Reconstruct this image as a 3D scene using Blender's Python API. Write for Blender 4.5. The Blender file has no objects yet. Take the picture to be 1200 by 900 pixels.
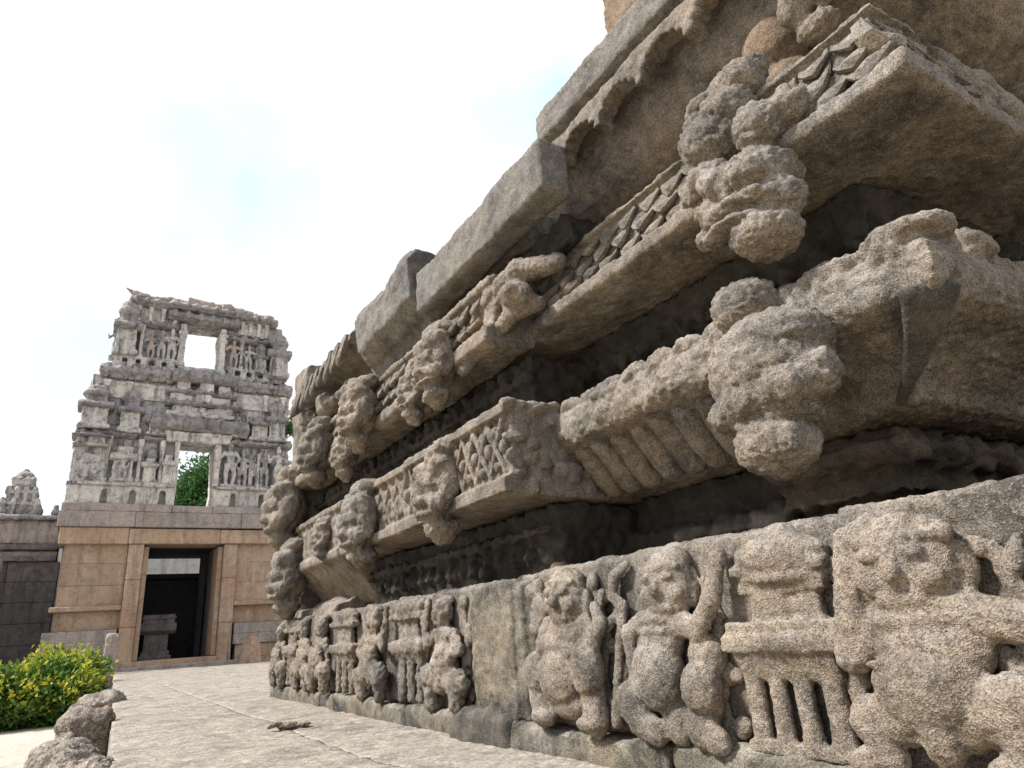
import bpy, math, random
import numpy as np
random.seed(7); RNG = np.random.default_rng(11)
SC = bpy.context.scene
COL = SC.collection
# ------------------------------------------------------------------ camera
FPX, CW, CH = 800.0, 1200.0, 900.0
CAM = np.array([0.0, 0.0, 0.5])
d1 = np.array([95 - 600, 769 - 450, FPX]); d1 /= np.linalg.norm(d1)
d2 = np.array([1095 - 600, 769 - 68 - 450, FPX])
dn = np.cross(d1, d2); dn /= np.linalg.norm(dn)
up = -dn if dn[1] > 0 else dn
RM = np.stack([np.cross(d1, up), d1, up])          # world = RM @ camera(x right, y down, z forward)
def at(px, py, x=None, y=None, z=None):
    """point where the line of sight meets the plane x=.., y=.. or z=.. (used to read sizes off the photo)"""
    d = RM @ np.array([px - 600, py - 450, FPX])
    k, v = (0, x) if x is not None else ((1, y) if y is not None else (2, z))
    return CAM + d * (v - CAM[k]) / d[k]
from mathutils import Matrix
cd = bpy.data.cameras.new("camera"); cam = bpy.data.objects.new("camera", cd); COL.objects.link(cam)
M = Matrix.Identity(4)
for i in range(3):
    M[i][0] = RM[i, 0]; M[i][1] = -RM[i, 1]; M[i][2] = -RM[i, 2]; M[i][3] = CAM[i]
cam.matrix_world = M
cd.sensor_fit = 'HORIZONTAL'; cd.sensor_width = 36; cd.lens = 36 * FPX / CW
cd.clip_start = 0.02; cd.clip_end = 3000
SC.camera = cam
# ------------------------------------------------------------------ sky and sun
SUN_DIR = np.array([-0.74, 0.30, 0.86]); SUN_DIR /= np.linalg.norm(SUN_DIR)
W = bpy.data.worlds.new("World"); SC.world = W; W.use_nodes = True
nt = W.node_tree; nt.nodes.clear()
def N(tree, typ, **kw):
    n = tree.nodes.new(typ)
    for k, v in kw.items():
        if k in n.bl_rna.properties.keys(): setattr(n, k, v)
        else: n.inputs[k].default_value = v
    return n
sky = N(nt, 'ShaderNodeTexSky'); sky.sky_type = 'NISHITA'; sky.sun_disc = False
sky.sun_elevation = math.asin(SUN_DIR[2]); sky.sun_rotation = math.atan2(SUN_DIR[0], SUN_DIR[1])
sky.air_density = 1.0; sky.dust_density = 2.0
CLOUD = 122
tc = N(nt, 'ShaderNodeTexCoord')
cn = N(nt, 'ShaderNodeTexNoise', Scale=3.2, Detail=6.0, Roughness=0.55)
cr = N(nt, 'ShaderNodeValToRGB'); cr.color_ramp.elements[0].position = 0.30; cr.color_ramp.elements[1].position = 0.47
mx = N(nt, 'ShaderNodeMix', data_type='RGBA')
skm = N(nt, 'ShaderNodeMix', data_type='RGBA', blend_type='ADD'); skm.inputs[0].default_value = 1.0
bg = N(nt, 'ShaderNodeBackground', Strength=0.1)
ow = N(nt, 'ShaderNodeOutputWorld')
cmap = N(nt, 'ShaderNodeMapping'); cmap.inputs['Rotation'].default_value = (0, 0, math.radians(CLOUD)); nt.links.new(tc.outputs['Generated'], cmap.inputs['Vector']); nt.links.new(cmap.outputs[0], cn.inputs['Vector']); nt.links.new(cn.outputs['Fac'], cr.inputs[0])
nt.links.new(cr.outputs[0], mx.inputs[0])
nt.links.new(sky.outputs[0], skm.inputs[6]); skm.inputs[7].default_value = (3.5, 4.6, 4.9, 1)
nt.links.new(skm.outputs[2], mx.inputs[6])
mx.inputs[7].default_value = (6.5, 6.5, 6.6, 1)
nt.links.new(mx.outputs[2], bg.inputs[0]); nt.links.new(bg.outputs[0], ow.inputs[0])
sd = bpy.data.lights.new("sun", 'SUN'); sun = bpy.data.objects.new("sun", sd); COL.objects.link(sun)
sd.energy = 4.8; sd.angle = math.radians(9); sd.color = (1.0, 0.95, 0.88)
from mathutils import Vector
sun.rotation_euler = Vector(SUN_DIR).to_track_quat('Z', 'Y').to_euler()
vs = SC.view_settings
vs.view_transform = 'Standard'; vs.look = 'None'; vs.exposure = 0.68; vs.gamma = 1.0
SC.cycles.diffuse_bounces = 2; SC.cycles.max_bounces = 6
# ------------------------------------------------------------------ noise
PERM = RNG.permutation(256); PERM = np.concatenate([PERM, PERM])
GR = RNG.normal(size=(256, 3)).astype(np.float32); GR /= np.linalg.norm(GR, axis=1)[:, None]
def noise(p):
    p = p.astype(np.float32)
    i = np.floor(p).astype(np.int32); f = p - i; i &= 255
    u = f * f * f * (f * (f * 6 - 15) + 10)
    r = None
    out = np.zeros(len(p), np.float32)
    for a in (0, 1):
        wx = u[:, 0] if a else 1 - u[:, 0]
        pa = PERM[(i[:, 0] + a) & 255]
        for b in (0, 1):
            wy = u[:, 1] if b else 1 - u[:, 1]
            pb = PERM[pa + ((i[:, 1] + b) & 255)]
            for c in (0, 1):
                wz = u[:, 2] if c else 1 - u[:, 2]
                g = GR[PERM[pb + ((i[:, 2] + c) & 255)]]
                out += wx * wy * wz * (g[:, 0] * (f[:, 0] - a) + g[:, 1] * (f[:, 1] - b) + g[:, 2] * (f[:, 2] - c))
    return out
# ------------------------------------------------------------------ shapes
def _ico(sub):
    import bmesh
    bm = bmesh.new(); bmesh.ops.create_icosphere(bm, subdivisions=sub, radius=1)
    v = np.array([x.co[:] for x in bm.verts]); f = [[q.index for q in x.verts] for x in bm.faces]
    bm.free(); return v, f
ICO = _ico(3)
class Shape:
    """collects closed pieces; frame() maps local (u along, v up, o outward) to the world"""
    def __init__(s, org=(0, 0, 0), U=(1, 0, 0), V=(0, 0, 1), O=(0, -1, 0)):
        s.v = []; s.f = []; s.n = 0
        s.org = np.array(org, float); s.B = np.stack([np.array(U, float), np.array(V, float), np.array(O, float)])
    def put(s, vs, fs):
        vs = np.asarray(vs, float)
        s.v.append(s.org + vs @ s.B)
        s.f += [[i + s.n for i in f] for f in fs]; s.n += len(vs); return s
    def e(s, u, v, o, ru, rv=None, ro=None, rot=0):
        rv = ru if rv is None else rv; ro = ru if ro is None else ro
        p = ICO[0] * [ru, rv, ro]
        if rot:
            c, q = math.cos(rot), math.sin(rot)
            p = np.stack([p[:, 0] * c - p[:, 1] * q, p[:, 0] * q + p[:, 1] * c, p[:, 2]], 1)
        return s.put(p + [u, v, o], ICO[1])
    def c(s, a, b, r1, r2=None, seg=10):
        r2 = r1 if r2 is None else r2
        a = np.array(a, float); b = np.array(b, float); d = b - a; L = np.linalg.norm(d)
        if L < 1e-6: return s.e(*a, r1)
        d /= L; h = np.array([0, 0, 1.0]) if abs(d[2]) < .9 else np.array([1.0, 0, 0])
        x = np.cross(d, h); x /= np.linalg.norm(x); y = np.cross(d, x)
        rings = []
        for t in (-80, -50, -20): rings.append((a + d * r1 * math.sin(math.radians(t)), r1 * math.cos(math.radians(t))))
        for t in (20, 50, 80): rings.append((b + d * r2 * math.sin(math.radians(t)), r2 * math.cos(math.radians(t))))
        vs = []
        for cc, r in rings:
            for k in range(seg):
                an = 2 * math.pi * k / seg; vs.append(cc + r * (x * math.cos(an) + y * math.sin(an)))
        fs = []
        for j in range(len(rings) - 1):
            for k in range(seg):
                k2 = (k + 1) % seg; fs.append([j * seg + k, j * seg + k2, j * seg + seg + k2, j * seg + seg + k])
        fs.append(list(range(seg))[::-1]); fs.append([(len(rings) - 1) * seg + k for k in range(seg)])
        return s.put(vs, fs)
    def chain(s, pts, r):
        for i in range(len(pts) - 1):
            s.c(pts[i], pts[i + 1], r if not hasattr(r, '__len__') else r[i], r if not hasattr(r, '__len__') else r[i + 1])
        return s
    def b(s, u0, u1, v0, v1, o0, o1):
        vs = [(u, v, o) for u in (u0, u1) for v in (v0, v1) for o in (o0, o1)]
        return s.put(vs, [[0, 1, 3, 2], [4, 6, 7, 5], [0, 4, 5, 1], [2, 3, 7, 6], [0, 2, 6, 4], [1, 5, 7, 3]])
    def frus(s, u, v0, v1, o, w0, w1, d0, d1):
        vs = [(u + a * w, v, o + c * d) for v, w, d in ((v0, w0 / 2, d0 / 2), (v1, w1 / 2, d1 / 2)) for a, c in ((-1, -1), (1, -1), (1, 1), (-1, 1))]
        return s.put(vs, [[3, 2, 1, 0], [4, 5, 6, 7]] + [[k, (k + 1) % 4, 4 + (k + 1) % 4, 4 + k] for k in range(4)])
    def cyl(s, u, v0, v1, o, r0, r1=None, seg=12):
        r1 = r0 if r1 is None else r1
        vs = [(u + r * math.cos(2 * math.pi * k / seg), v, o + r * math.sin(2 * math.pi * k / seg)) for v, r in ((v0, r0), (v1, r1)) for k in range(seg)]
        return s.put(vs, [list(range(seg)), [seg + k for k in range(seg)][::-1]] + [[k, seg + k, seg + (k + 1) % seg, (k + 1) % seg] for k in range(seg)])
    def prism(s, poly, u0, u1):
        """poly of (o, v), pushed along u"""
        n = len(poly)
        vs = [(u, v, o) for u in (u0, u1) for o, v in poly]
        return s.put(vs, [list(range(n)), [n + k for k in range(n)][::-1]] + [[k, n + k, n + (k + 1) % n, (k + 1) % n] for k in range(n)])
def sweep(S, poly, path):
    """world sweep of (o, z) round a plan path (x, y) whose outer side is to the left of travel... given by outward normals"""
    path = [np.array(p, float) for p in path]; nrm = []
    for i in range(len(path) - 1):
        d = path[i + 1] - path[i]; d /= np.linalg.norm(d); nrm.append(np.array([d[1], -d[0]]))
    vs = []; n = len(poly)
    for i, p in enumerate(path):
        a = nrm[max(i - 1, 0)]; b = nrm[min(i, len(nrm) - 1)]
        m = a + b; m = m / (1 + a @ b)
        for o, z in poly: vs.append((p[0] + m[0] * o, p[1] + m[1] * o, z))
    fs = [list(range(n)), [(len(path) - 1) * n + k for k in range(n)][::-1]]
    for j in range(len(path) - 1):
        fs += [[j * n + k, (j + 1) * n + k, (j + 1) * n + (k + 1) % n, j * n + (k + 1) % n] for k in range(n)]
    base = np.linalg.inv(S.B)
    S.put((np.array(vs) - S.org) @ base, fs); return S
# ------------------------------------------------------------------ making objects
def link(name, me, mat, parent=None):
    o = bpy.data.objects.new(name, me); COL.objects.link(o)
    if mat is not None: me.materials.append(mat)
    if parent is not None: o.parent = parent
    return o
def mesh_np(name, v, f, smooth=False):
    me = bpy.data.meshes.new(name); me.from_pydata([tuple(x) for x in v], [], f)
    if smooth: me.polygons.foreach_set('use_smooth', [True] * len(me.polygons))
    me.update(); return me
def carve(name, S, vox, mat, parent=None, layers=((5, .012, 0), (22, .006, 1), (60, .0025, 0)), smooth=2, flat=False):
    """union the pieces (voxel remesh), soften and weather them"""
    v = np.concatenate(S.v)
    me = mesh_np(name, v, S.f)
    tmp = bpy.data.objects.new("tmp", me); COL.objects.link(tmp)
    import bmesh
    bm = bmesh.new(); bm.from_mesh(me); bmesh.ops.recalc_face_normals(bm, faces=bm.faces); bm.to_mesh(me); bm.free()
    m = tmp.modifiers.new("r", 'REMESH'); m.mode = 'VOXEL'; m.voxel_size = vox
    if smooth:
        q = tmp.modifiers.new("s", 'SMOOTH'); q.factor = .5; q.iterations = smooth
    dg = bpy.context.evaluated_depsgraph_get()
    out = bpy.data.meshes.new_from_object(tmp.evaluated_get(dg))
    bpy.data.objects.remove(tmp); bpy.data.meshes.remove(me)
    n = len(out.vertices); co = np.empty(n * 3, np.float32); out.vertices.foreach_get('co', co); co = co.reshape(-1, 3)
    no = np.empty(n * 3, np.float32); out.vertex_normals.foreach_get('vector', no); no = no.reshape(-1, 3)
    d = np.zeros(n, np.float32)
    for fr, am, kind in layers:
        q = noise(co * fr + 17.3)
        if kind == 1: q = np.abs(q) * 2.4 - .5
        elif kind == 2: q = -np.clip(q - .12, 0, 1) * 4
        d += am * 1.6 * q
    co = co + no * d[:, None]
    out.vertices.foreach_set('co', co.ravel()); out.update()
    out.polygons.foreach_set('use_smooth', [not flat] * len(out.polygons))
    out.name = name
    out.materials.clear()
    return link(name, out, mat, parent)
def cham(x0, x1, y0, y1, z0, z1, c=.012):
    """chamfered block: 24 points, 44 triangles"""
    v = []; idx = {}
    lo = (x0, y0, z0); hi = (x1, y1, z1)
    for sx in (0, 1):
        for sy in (0, 1):
            for sz in (0, 1):
                s = (sx, sy, sz)
                for ax in range(3):
                    p = [(hi[k] - c if s[k] else lo[k] + c) for k in range(3)]
                    p[ax] = hi[ax] if s[ax] else lo[ax]
                    idx[(s, ax)] = len(v); v.append(p)
    f = []
    for ax in range(3):
        a, b = [k for k in range(3) if k != ax]
        for side in (0, 1):
            q = []
            for (p, r) in ((0, 0), (1, 0), (1, 1), (0, 1)):
                s = [0, 0, 0]; s[ax] = side; s[a] = p; s[b] = r; q.append(idx[(tuple(s), ax)])
            f.append(q)
    for ax in range(3):
        a, b = [k for k in range(3) if k != ax]
        for p in (0, 1):
            for r in (0, 1):
                s0 = [0, 0, 0]; s0[a] = p; s0[b] = r; s1 = list(s0); s1[ax] = 1
                s0 = tuple(s0); s1 = tuple(s1)
                f.append([idx[(s0, a)], idx[(s1, a)], idx[(s1, b)], idx[(s0, b)]])
    for sx in (0, 1):
        for sy in (0, 1):
            for sz in (0, 1):
                f.append([idx[((sx, sy, sz), k)] for k in range(3)])
    return v, f
def block(name, x0, x1, y0, y1, z0, z1, mat, parent, c=.012, jit=0):
    v, f = cham(x0, x1, y0, y1, z0, z1, c)
    me = mesh_np(name, v, f)
    import bmesh
    bm = bmesh.new(); bm.from_mesh(me); bmesh.ops.recalc_face_normals(bm, faces=bm.faces); bm.to_mesh(me); bm.free()
    return link(name, me, mat, parent)
def tag(o, label=None, cat=None, group=None, kind=None):
    for k, v in (('label', label), ('category', cat), ('group', group), ('kind', kind)):
        if v: o[k] = v
    return o
def thing(name, label, cat, loc=(0, 0, 0), group=None):
    o = bpy.data.objects.new(name, None); COL.objects.link(o); o.location = loc; o.empty_display_size = .2
    return tag(o, label, cat, group)
# ------------------------------------------------------------------ materials
ALB = .62
def dk(c, k=None): return tuple(x * (ALB if k is None else k) for x in c)
def mat_new(name, rough=.9):
    m = bpy.data.materials.new(name); m.use_nodes = True; t = m.node_tree; t.nodes.clear()
    b = N(t, 'ShaderNodeBsdfPrincipled', Roughness=rough); b.inputs['Specular IOR Level'].default_value = .25
    o = N(t, 'ShaderNodeOutputMaterial'); t.links.new(b.outputs[0], o.inputs[0]); return m, t, b
def mixc(t, fac, a, b, mode='MIX'):
    n = N(t, 'ShaderNodeMix', data_type='RGBA', blend_type=mode)
    for s, i in ((fac, 0), (a, 6), (b, 7)):
        if isinstance(s, (int, float)): n.inputs[i].default_value = s
        elif isinstance(s, tuple): n.inputs[i].default_value = (*s, 1)
        else: t.links.new(s, n.inputs[i])
    return n.outputs[2]
def ramp(t, src, p0, p1, v0=0., v1=1.):
    n = N(t, 'ShaderNodeMapRange'); n.inputs[1].default_value = p0; n.inputs[2].default_value = p1
    n.inputs[3].default_value = v0; n.inputs[4].default_value = v1; t.links.new(src, n.inputs[0]); return n.outputs[0]
def nz(t, vec, scale, detail=3, rough=.55, dist=0):
    n = N(t, 'ShaderNodeTexNoise', Scale=scale, Detail=detail, Roughness=rough, Distortion=dist); t.links.new(vec, n.inputs['Vector']); return n.outputs['Fac']
def granite(name, warm, cool, grain=230., speck=.55, lichen=(.5, .48, .43), stain=(.07, .065, .055), stain_amt=.7, bump=.75, bdist=.007, warm_under=True, lich=.55):
    m, t, b = mat_new(name); warm, cool, lichen, stain = dk(warm), dk(cool), dk(lichen), dk(stain)
    g = N(t, 'ShaderNodeNewGeometry'); P = g.outputs['Position']
    c = mixc(t, ramp(t, nz(t, P, 1.7, 5), .38, .62), warm, cool)
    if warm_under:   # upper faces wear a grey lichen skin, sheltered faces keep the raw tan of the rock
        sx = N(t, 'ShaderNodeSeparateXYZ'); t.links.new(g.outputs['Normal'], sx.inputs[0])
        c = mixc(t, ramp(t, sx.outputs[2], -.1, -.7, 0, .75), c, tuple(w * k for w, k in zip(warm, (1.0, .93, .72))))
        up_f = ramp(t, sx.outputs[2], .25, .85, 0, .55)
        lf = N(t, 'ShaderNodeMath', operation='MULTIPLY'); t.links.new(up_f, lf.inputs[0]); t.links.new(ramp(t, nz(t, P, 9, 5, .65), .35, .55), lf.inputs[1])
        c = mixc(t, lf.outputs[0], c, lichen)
    c = mixc(t, ramp(t, nz(t, P, 6.5, 6, .65), .53, .70, 0, lich), c, lichen)
    c = mixc(t, ramp(t, nz(t, P, 3.4, 7, .72, .5), .47, .64, 0, stain_amt), c, stain)
    v = N(t, 'ShaderNodeTexVoronoi', Scale=grain); t.links.new(P, v.inputs['Vector'])
    sv = N(t, 'ShaderNodeSeparateColor'); t.links.new(v.outputs['Color'], sv.inputs[0])
    c = mixc(t, 1.0, c, ramp(t, sv.outputs[0], 0, 1, .74, 1.26), 'MULTIPLY')
    c = mixc(t, ramp(t, sv.outputs[1], .74, .80, 0, speck), c, (.035, .032, .03))
    c = mixc(t, ramp(t, sv.outputs[2], .84, .9, 0, .5), c, tuple(1.45 * w for w in cool))
    c = mixc(t, ramp(t, nz(t, P, grain * .45, 3, .7), .56, .66, 0, speck * .9), c, (.045, .04, .036))
    c = mixc(t, ramp(t, nz(t, P, grain * .22, 4, .75), .57, .70, 0, speck * .8), c, (.05, .044, .038))
    c = mixc(t, 1.0, c, ramp(t, nz(t, P, 11, 6, .75), .3, .7, .60, 1.36), 'MULTIPLY')
    t.links.new(c, b.inputs['Base Color'])
    h = N(t, 'ShaderNodeMath', operation='ADD'); t.links.new(nz(t, P, grain * .35, 5, .7), h.inputs[0])
    h2 = N(t, 'ShaderNodeMath', operation='MULTIPLY'); t.links.new(v.outputs['Distance'], h2.inputs[0]); h2.inputs[1].default_value = .55
    t.links.new(h2.outputs[0], h.inputs[1])
    bp = N(t, 'ShaderNodeBump', Strength=bump, Distance=bdist); t.links.new(h.outputs[0], bp.inputs['Height']); t.links.new(bp.outputs[0], b.inputs['Normal'])
    return m
M_GRAN = granite('weathered_granite', (.385, .312, .242), (.348, .312, .277), lichen=(.53, .49, .455))
M_FRZ = granite('dark_frieze_granite', (.345, .285, .225), (.28, .255, .225), lichen=(.50, .46, .42), stain=(.06, .055, .05), stain_amt=.9)  # base tone set below that of the figures to add relief contrast
M_SLAB = granite('grey_granite', (.30, .27, .235), (.27, .255, .24), lichen=(.40, .39, .38), stain=(.09, .085, .08), lich=.4)
M_STAIN = granite('stained_granite', (.34, .28, .20), (.23, .215, .185), stain=(.05, .05, .045), stain_amt=.95, lich=.6)
M_DKST = granite('dark_stained_granite', (.19, .165, .135), (.14, .13, .115), lichen=(.3, .27, .23), stain=(.05, .05, .045), stain_amt=.9)
M_BROWN = granite('recess_shade_brown_granite', (.17, .13, .09), (.115, .095, .072), lichen=(.2, .16, .115), stain=(.05, .045, .035), stain_amt=.9, warm_under=False)  # brown stone darkened to paint in shade in the near lower recess
M_MOSS = granite('mossy_granite', (.20, .18, .15), (.15, .15, .135), lichen=(.3, .3, .24), stain=(.03, .032, .028))
M_BASE = granite('ochre_granite', (.40, .31, .205), (.33, .28, .215), lichen=(.46, .40, .31), stain=(.06, .055, .045), stain_amt=.9)
M_CORE = granite('recess_shade_granite', (.09, .078, .06), (.065, .058, .048), lichen=(.13, .115, .09), stain=(.03, .03, .028), warm_under=False)  # shade of the recesses painted in as a near-black stone colour
M_PAVE = granite('pale_paving_granite', (.47, .42, .36), (.43, .392, .345), grain=95, speck=.28, lichen=(.54, .50, .45), stain=(.16, .14, .12), stain_amt=.6, warm_under=False, bump=.45)
M_RED = granite('reddish_stone', (.37, .25, .16), (.34, .25, .18), lichen=(.42, .33, .26), warm_under=False)
M_ROCK = granite('boulder_granite', (.42, .335, .27), (.37, .32, .275), lichen=(.50, .45, .40), grain=75, bump=1.0, bdist=.015)

def masonry(name, a, b_, dark, streak=.7, scale=1.0, light=None, grime=.6):
    m, t, b = mat_new(name); a, b_, dark = dk(a, .74), dk(b_, .74), dk(dark); light = dk(light, .76) if light else None
    g = N(t, 'ShaderNodeNewGeometry'); P = g.outputs['Position']
    oi = N(t, 'ShaderNodeObjectInfo')
    c = mixc(t, ramp(t, nz(t, P, .9 * scale, 5, .6), .36, .64), a, b_)
    c = mixc(t, 1.0, c, ramp(t, oi.outputs['Random'], 0, 1, .90, 1.08), 'MULTIPLY')
    mp = N(t, 'ShaderNodeMapping'); mp.inputs['Scale'].default_value = (3.2 * scale, 3.2 * scale, .35 * scale); t.links.new(P, mp.inputs['Vector'])
    if light: c = mixc(t, ramp(t, nz(t, mp.outputs[0], 1.3, 5, .65), .56, .74, 0, .7), c, light)
    c = mixc(t, ramp(t, nz(t, mp.outputs[0], 1.0, 6, .7, .3), .50, .66, 0, streak), c, dark)
    c = mixc(t, ramp(t, nz(t, P, 5.5 * scale, 6, .7), .48, .66, 0, grime), c, tuple(x * 1.15 for x in dark))
    c = mixc(t, 1.0, c, ramp(t, nz(t, P, 34 * scale, 4, .7), .3, .7, .72, 1.26), 'MULTIPLY')
    t.links.new(c, b.inputs['Base Color'])
    bp = N(t, 'ShaderNodeBump', Strength=.7, Distance=.03); t.links.new(nz(t, P, 14 * scale, 6, .7), bp.inputs['Height']); t.links.new(bp.outputs[0], b.inputs['Normal'])
    return m
M_TBASE = masonry('red_brown_sandstone', (.50, .335, .235), (.55, .41, .295), (.22, .155, .125), .5, 1.0, (.74, .63, .52), .5)
M_TGREY = masonry('grey_band_stone', (.50, .42, .37), (.46, .40, .37), (.18, .16, .155), .5, 1.0, (.66, .60, .54))
M_STUC = masonry('weathered_stucco', (.70, .665, .625), (.56, .54, .525), (.10, .098, .108), .95, 1.2, (.86, .81, .73), .85)
M_STUCW = masonry('pale_plaster', (.84, .795, .735), (.70, .66, .62), (.15, .145, .15), .75, 1.1, (.97, .93, .86), .65)
M_CORN = masonry('blackened_cornice', (.33, .31, .32), (.46, .435, .43), (.10, .096, .105), .75, 1.3, (.72, .68, .63), .7)
M_WALL = masonry('grey_wall_stone', (.25, .22, .21), (.21, .19, .19), (.075, .07, .075), .6, .9, (.33, .29, .26))
M_DARK = masonry('near_black_stone', (.06, .055, .055), (.05, .05, .055), (.025, .025, .03), .5)  # near-black stone for the inside of the passage
M_WHITE = masonry('whitewashed_wall', (.9, .9, .89), (.8, .8, .79), (.4, .4, .4), .7, 1.0, (.72, .72, .70))
M_SAND = masonry('sandy_ground', (.54, .49, .425), (.59, .54, .475), (.42, .375, .325), .25, .6, None, .3)
def leafmat(name, cols):
    m, t, b = mat_new(name, .55)
    g = N(t, 'ShaderNodeNewGeometry')
    r = N(t, 'ShaderNodeValToRGB'); el = r.color_ramp.elements
    el[0].color = (*cols[0], 1); el[1].color = (*cols[-1], 1)
    for i, c in enumerate(cols[1:-1]):
        e = el.new((i + 1) / (len(cols) - 1)); e.color = (*c, 1)
    t.links.new(g.outputs['Random Per Island'], r.inputs[0]); t.links.new(r.outputs[0], b.inputs['Base Color'])
    tr = N(t, 'ShaderNodeBsdfTranslucent'); t.links.new(r.outputs[0], tr.inputs[0])
    ms = N(t, 'ShaderNodeMixShader'); ms.inputs[0].default_value = .3
    out = [n for n in t.nodes if n.type == 'OUTPUT_MATERIAL'][0]
    t.links.new(b.outputs[0], ms.inputs[1]); t.links.new(tr.outputs[0], ms.inputs[2]); t.links.new(ms.outputs[0], out.inputs[0]); return m
M_LEAFG = leafmat('green_leaves', [(.035, .09, .022), (.07, .15, .03), (.14, .22, .035), (.055, .12, .03)])
M_LEAFY = leafmat('yellow_tip_leaves', [(.13, .22, .03), (.33, .38, .05), (.58, .50, .05), (.22, .30, .04)])
M_LEAFT = leafmat('tree_leaves', [(.035, .095, .03), (.05, .13, .035), (.08, .18, .05)])
M_BARK, _t, _b = mat_new('bark'); _b.inputs['Base Color'].default_value = (.11, .08, .055, 1)

# ================================================================== GROUND
lg = Shape(); 
def sheet(name, x0, x1, y0, y1, nx, ny, z, amp, fr, mat, parent=None, kind=None):
    X, Y = np.meshgrid(np.linspace(x0, x1, nx), np.linspace(y0, y1, ny))
    p = np.stack([X.ravel(), Y.ravel(), np.full(X.size, z)], 1)
    p[:, 2] += amp * 1.6 * noise(p * fr) + amp * .6 * noise(p * fr * 3.1)
    f = [[j * nx + i, j * nx + i + 1, (j + 1) * nx + i + 1, (j + 1) * nx + i] for j in range(ny - 1) for i in range(nx - 1)]
    o = link(name, mesh_np(name, p, f, True), mat, parent)
    if kind: o['kind'] = kind
    return o
sheet('ground', -700, 700, -300, 1500, 60, 60, -.52, 0, 1, M_SAND, None, 'structure')
plat = link('platform', mesh_np('platform', *cham(-.02, 9, -4, 23.8, -.6, -.05, .01)), M_PAVE); plat['kind'] = 'structure'
# slant the platform's left edge
for v in plat.data.vertices:
    if v.co.x < 1: v.co.x = .035 + .034 * v.co.y
def slab(x0, x1, y0, y1, n):
    nx = max(6, int((x1 - (x0 or 0)) / n)); ny = max(6, int((y1 - y0) / n))
    X, Y = np.meshgrid(np.linspace(0, 1, nx), np.linspace(0, 1, ny))
    l0 = (lambda y: .04 + .034 * y) if x0 is None else (lambda y: x0)
    YY = y0 + (y1 - y0) * Y; XL = (.04 + .034 * YY) if x0 is None else np.full_like(YY, x0)
    XX = XL + (x1 - XL) * X
    p = np.stack([XX.ravel(), YY.ravel(), np.zeros(X.size)], 1)
    ed = np.minimum(np.minimum(X * (x1 - XL.min()), (1 - X) * (x1 - XL.min())), np.minimum(Y, 1 - Y) * (y1 - y0)).ravel()
    p[:, 2] += .026 * noise(p * 1.3) + .011 * noise(p * 5) + .006 * noise(p * 17) + .004 * noise(p * 45) - .006 * np.exp(-ed / .03)
    f = [[j * nx + i, j * nx + i + 1, (j + 1) * nx + i + 1, (j + 1) * nx + i] for j in range(ny - 1) for i in range(nx - 1)]
    # skirt
    rim = [i for i in range(nx)] + [j * nx + nx - 1 for j in range(1, ny)] + [(ny - 1) * nx + i for i in range(nx - 2, -1, -1)] + [j * nx for j in range(ny - 2, 0, -1)]
    q = p[rim].copy(); q[:, 2] -= .09; n0 = len(p)
    f += [[rim[k], n0 + k, n0 + (k + 1) % len(rim), rim[(k + 1) % len(rim)]] for k in range(len(rim))]
    link('paving_slab', mesh_np('paving_slab', np.concatenate([p, q]), f, True), M_PAVE, plat)
def x_ed(y): return .04 + .034 * y
for x0, x1, y0, y1, n in [(None, 1.15, -1.5, 2.9, .022), (1.152, 2.2, -1.5, 2.2, .022), (1.152, 2.2, 2.206, 4.6, .02), (None, 1.15, 2.906, 6.25, .022), (1.152, 2.2, 4.606, 8.3, .025),
                          (None, 1.15, 6.256, 9.8, .03), (1.152, 3.4, 8.306, 13.2, .04), (None, 1.15, 9.806, 13.2, .04), (None, 2.4, 13.206, 17.5, .06), (2.402, 5.2, 13.206, 17.5, .06), (None, 3.0, 17.506, 23.7, .08), (3.002, 7.5, 17.506, 23.7, .08), (1.152, 2.0, -3.5, -1.506, .06)]:
    slab(x0, x1, y0, y1, n)
# ================================================================== THE CARVED TEMPLE BASE
FX, NX = 1.72, 2.05           # front planes of the far bay / the near bay
TB = thing('temple_base', 'tall granite temple base with carved figures and overhanging mouldings beside the path', 'temple base', (1.72, 2.5, 0))
def WS(x0): return Shape((x0, 0, 0), U=(0, 1, 0), V=(0, 0, 1), O=(-1, 0, 0))
TBI = Matrix.Translation((-1.72, -2.5, 0))
def tbc(*a, **k):
    o = carve(*a, **k); o.parent = TB; o.matrix_parent_inverse = TBI; return o
ROUGH = ((2.2, .015, 0), (7, .009, 0), (22, .006, 0), (45, .004, 0), (80, .0028, 0))
LUMPY = ((3, .014, 0), (10, .006, 0), (26, .005, 1), (55, .003, 0), (90, .0018, 0))
# ---- core (the sheltered wall behind the courses)
S = WS(0)
S.b(1.85, 7.55, .0, 3.45, -6.0, -3.0); S.b(4.4, 7.5, 0, 3.3, -3.1, -2.45)
S.b(-.2, 1.6, 0, .82, -6, -2.5)
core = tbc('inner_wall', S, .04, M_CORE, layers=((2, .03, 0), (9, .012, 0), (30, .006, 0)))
S = WS(NX); S.prism([(-1.5, .70), (-.50, .70), (-.50, .80), (-.42, .83), (-.42, .92), (-.5, .95), (-.5, 1.12), (-1.5, 1.13)], 1.905, 3.0); tbc('recessed_course', S, .018, M_CORE, layers=((3, .02, 0), (9, .022, 1), (24, .010, 1), (60, .003, 0)))
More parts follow.
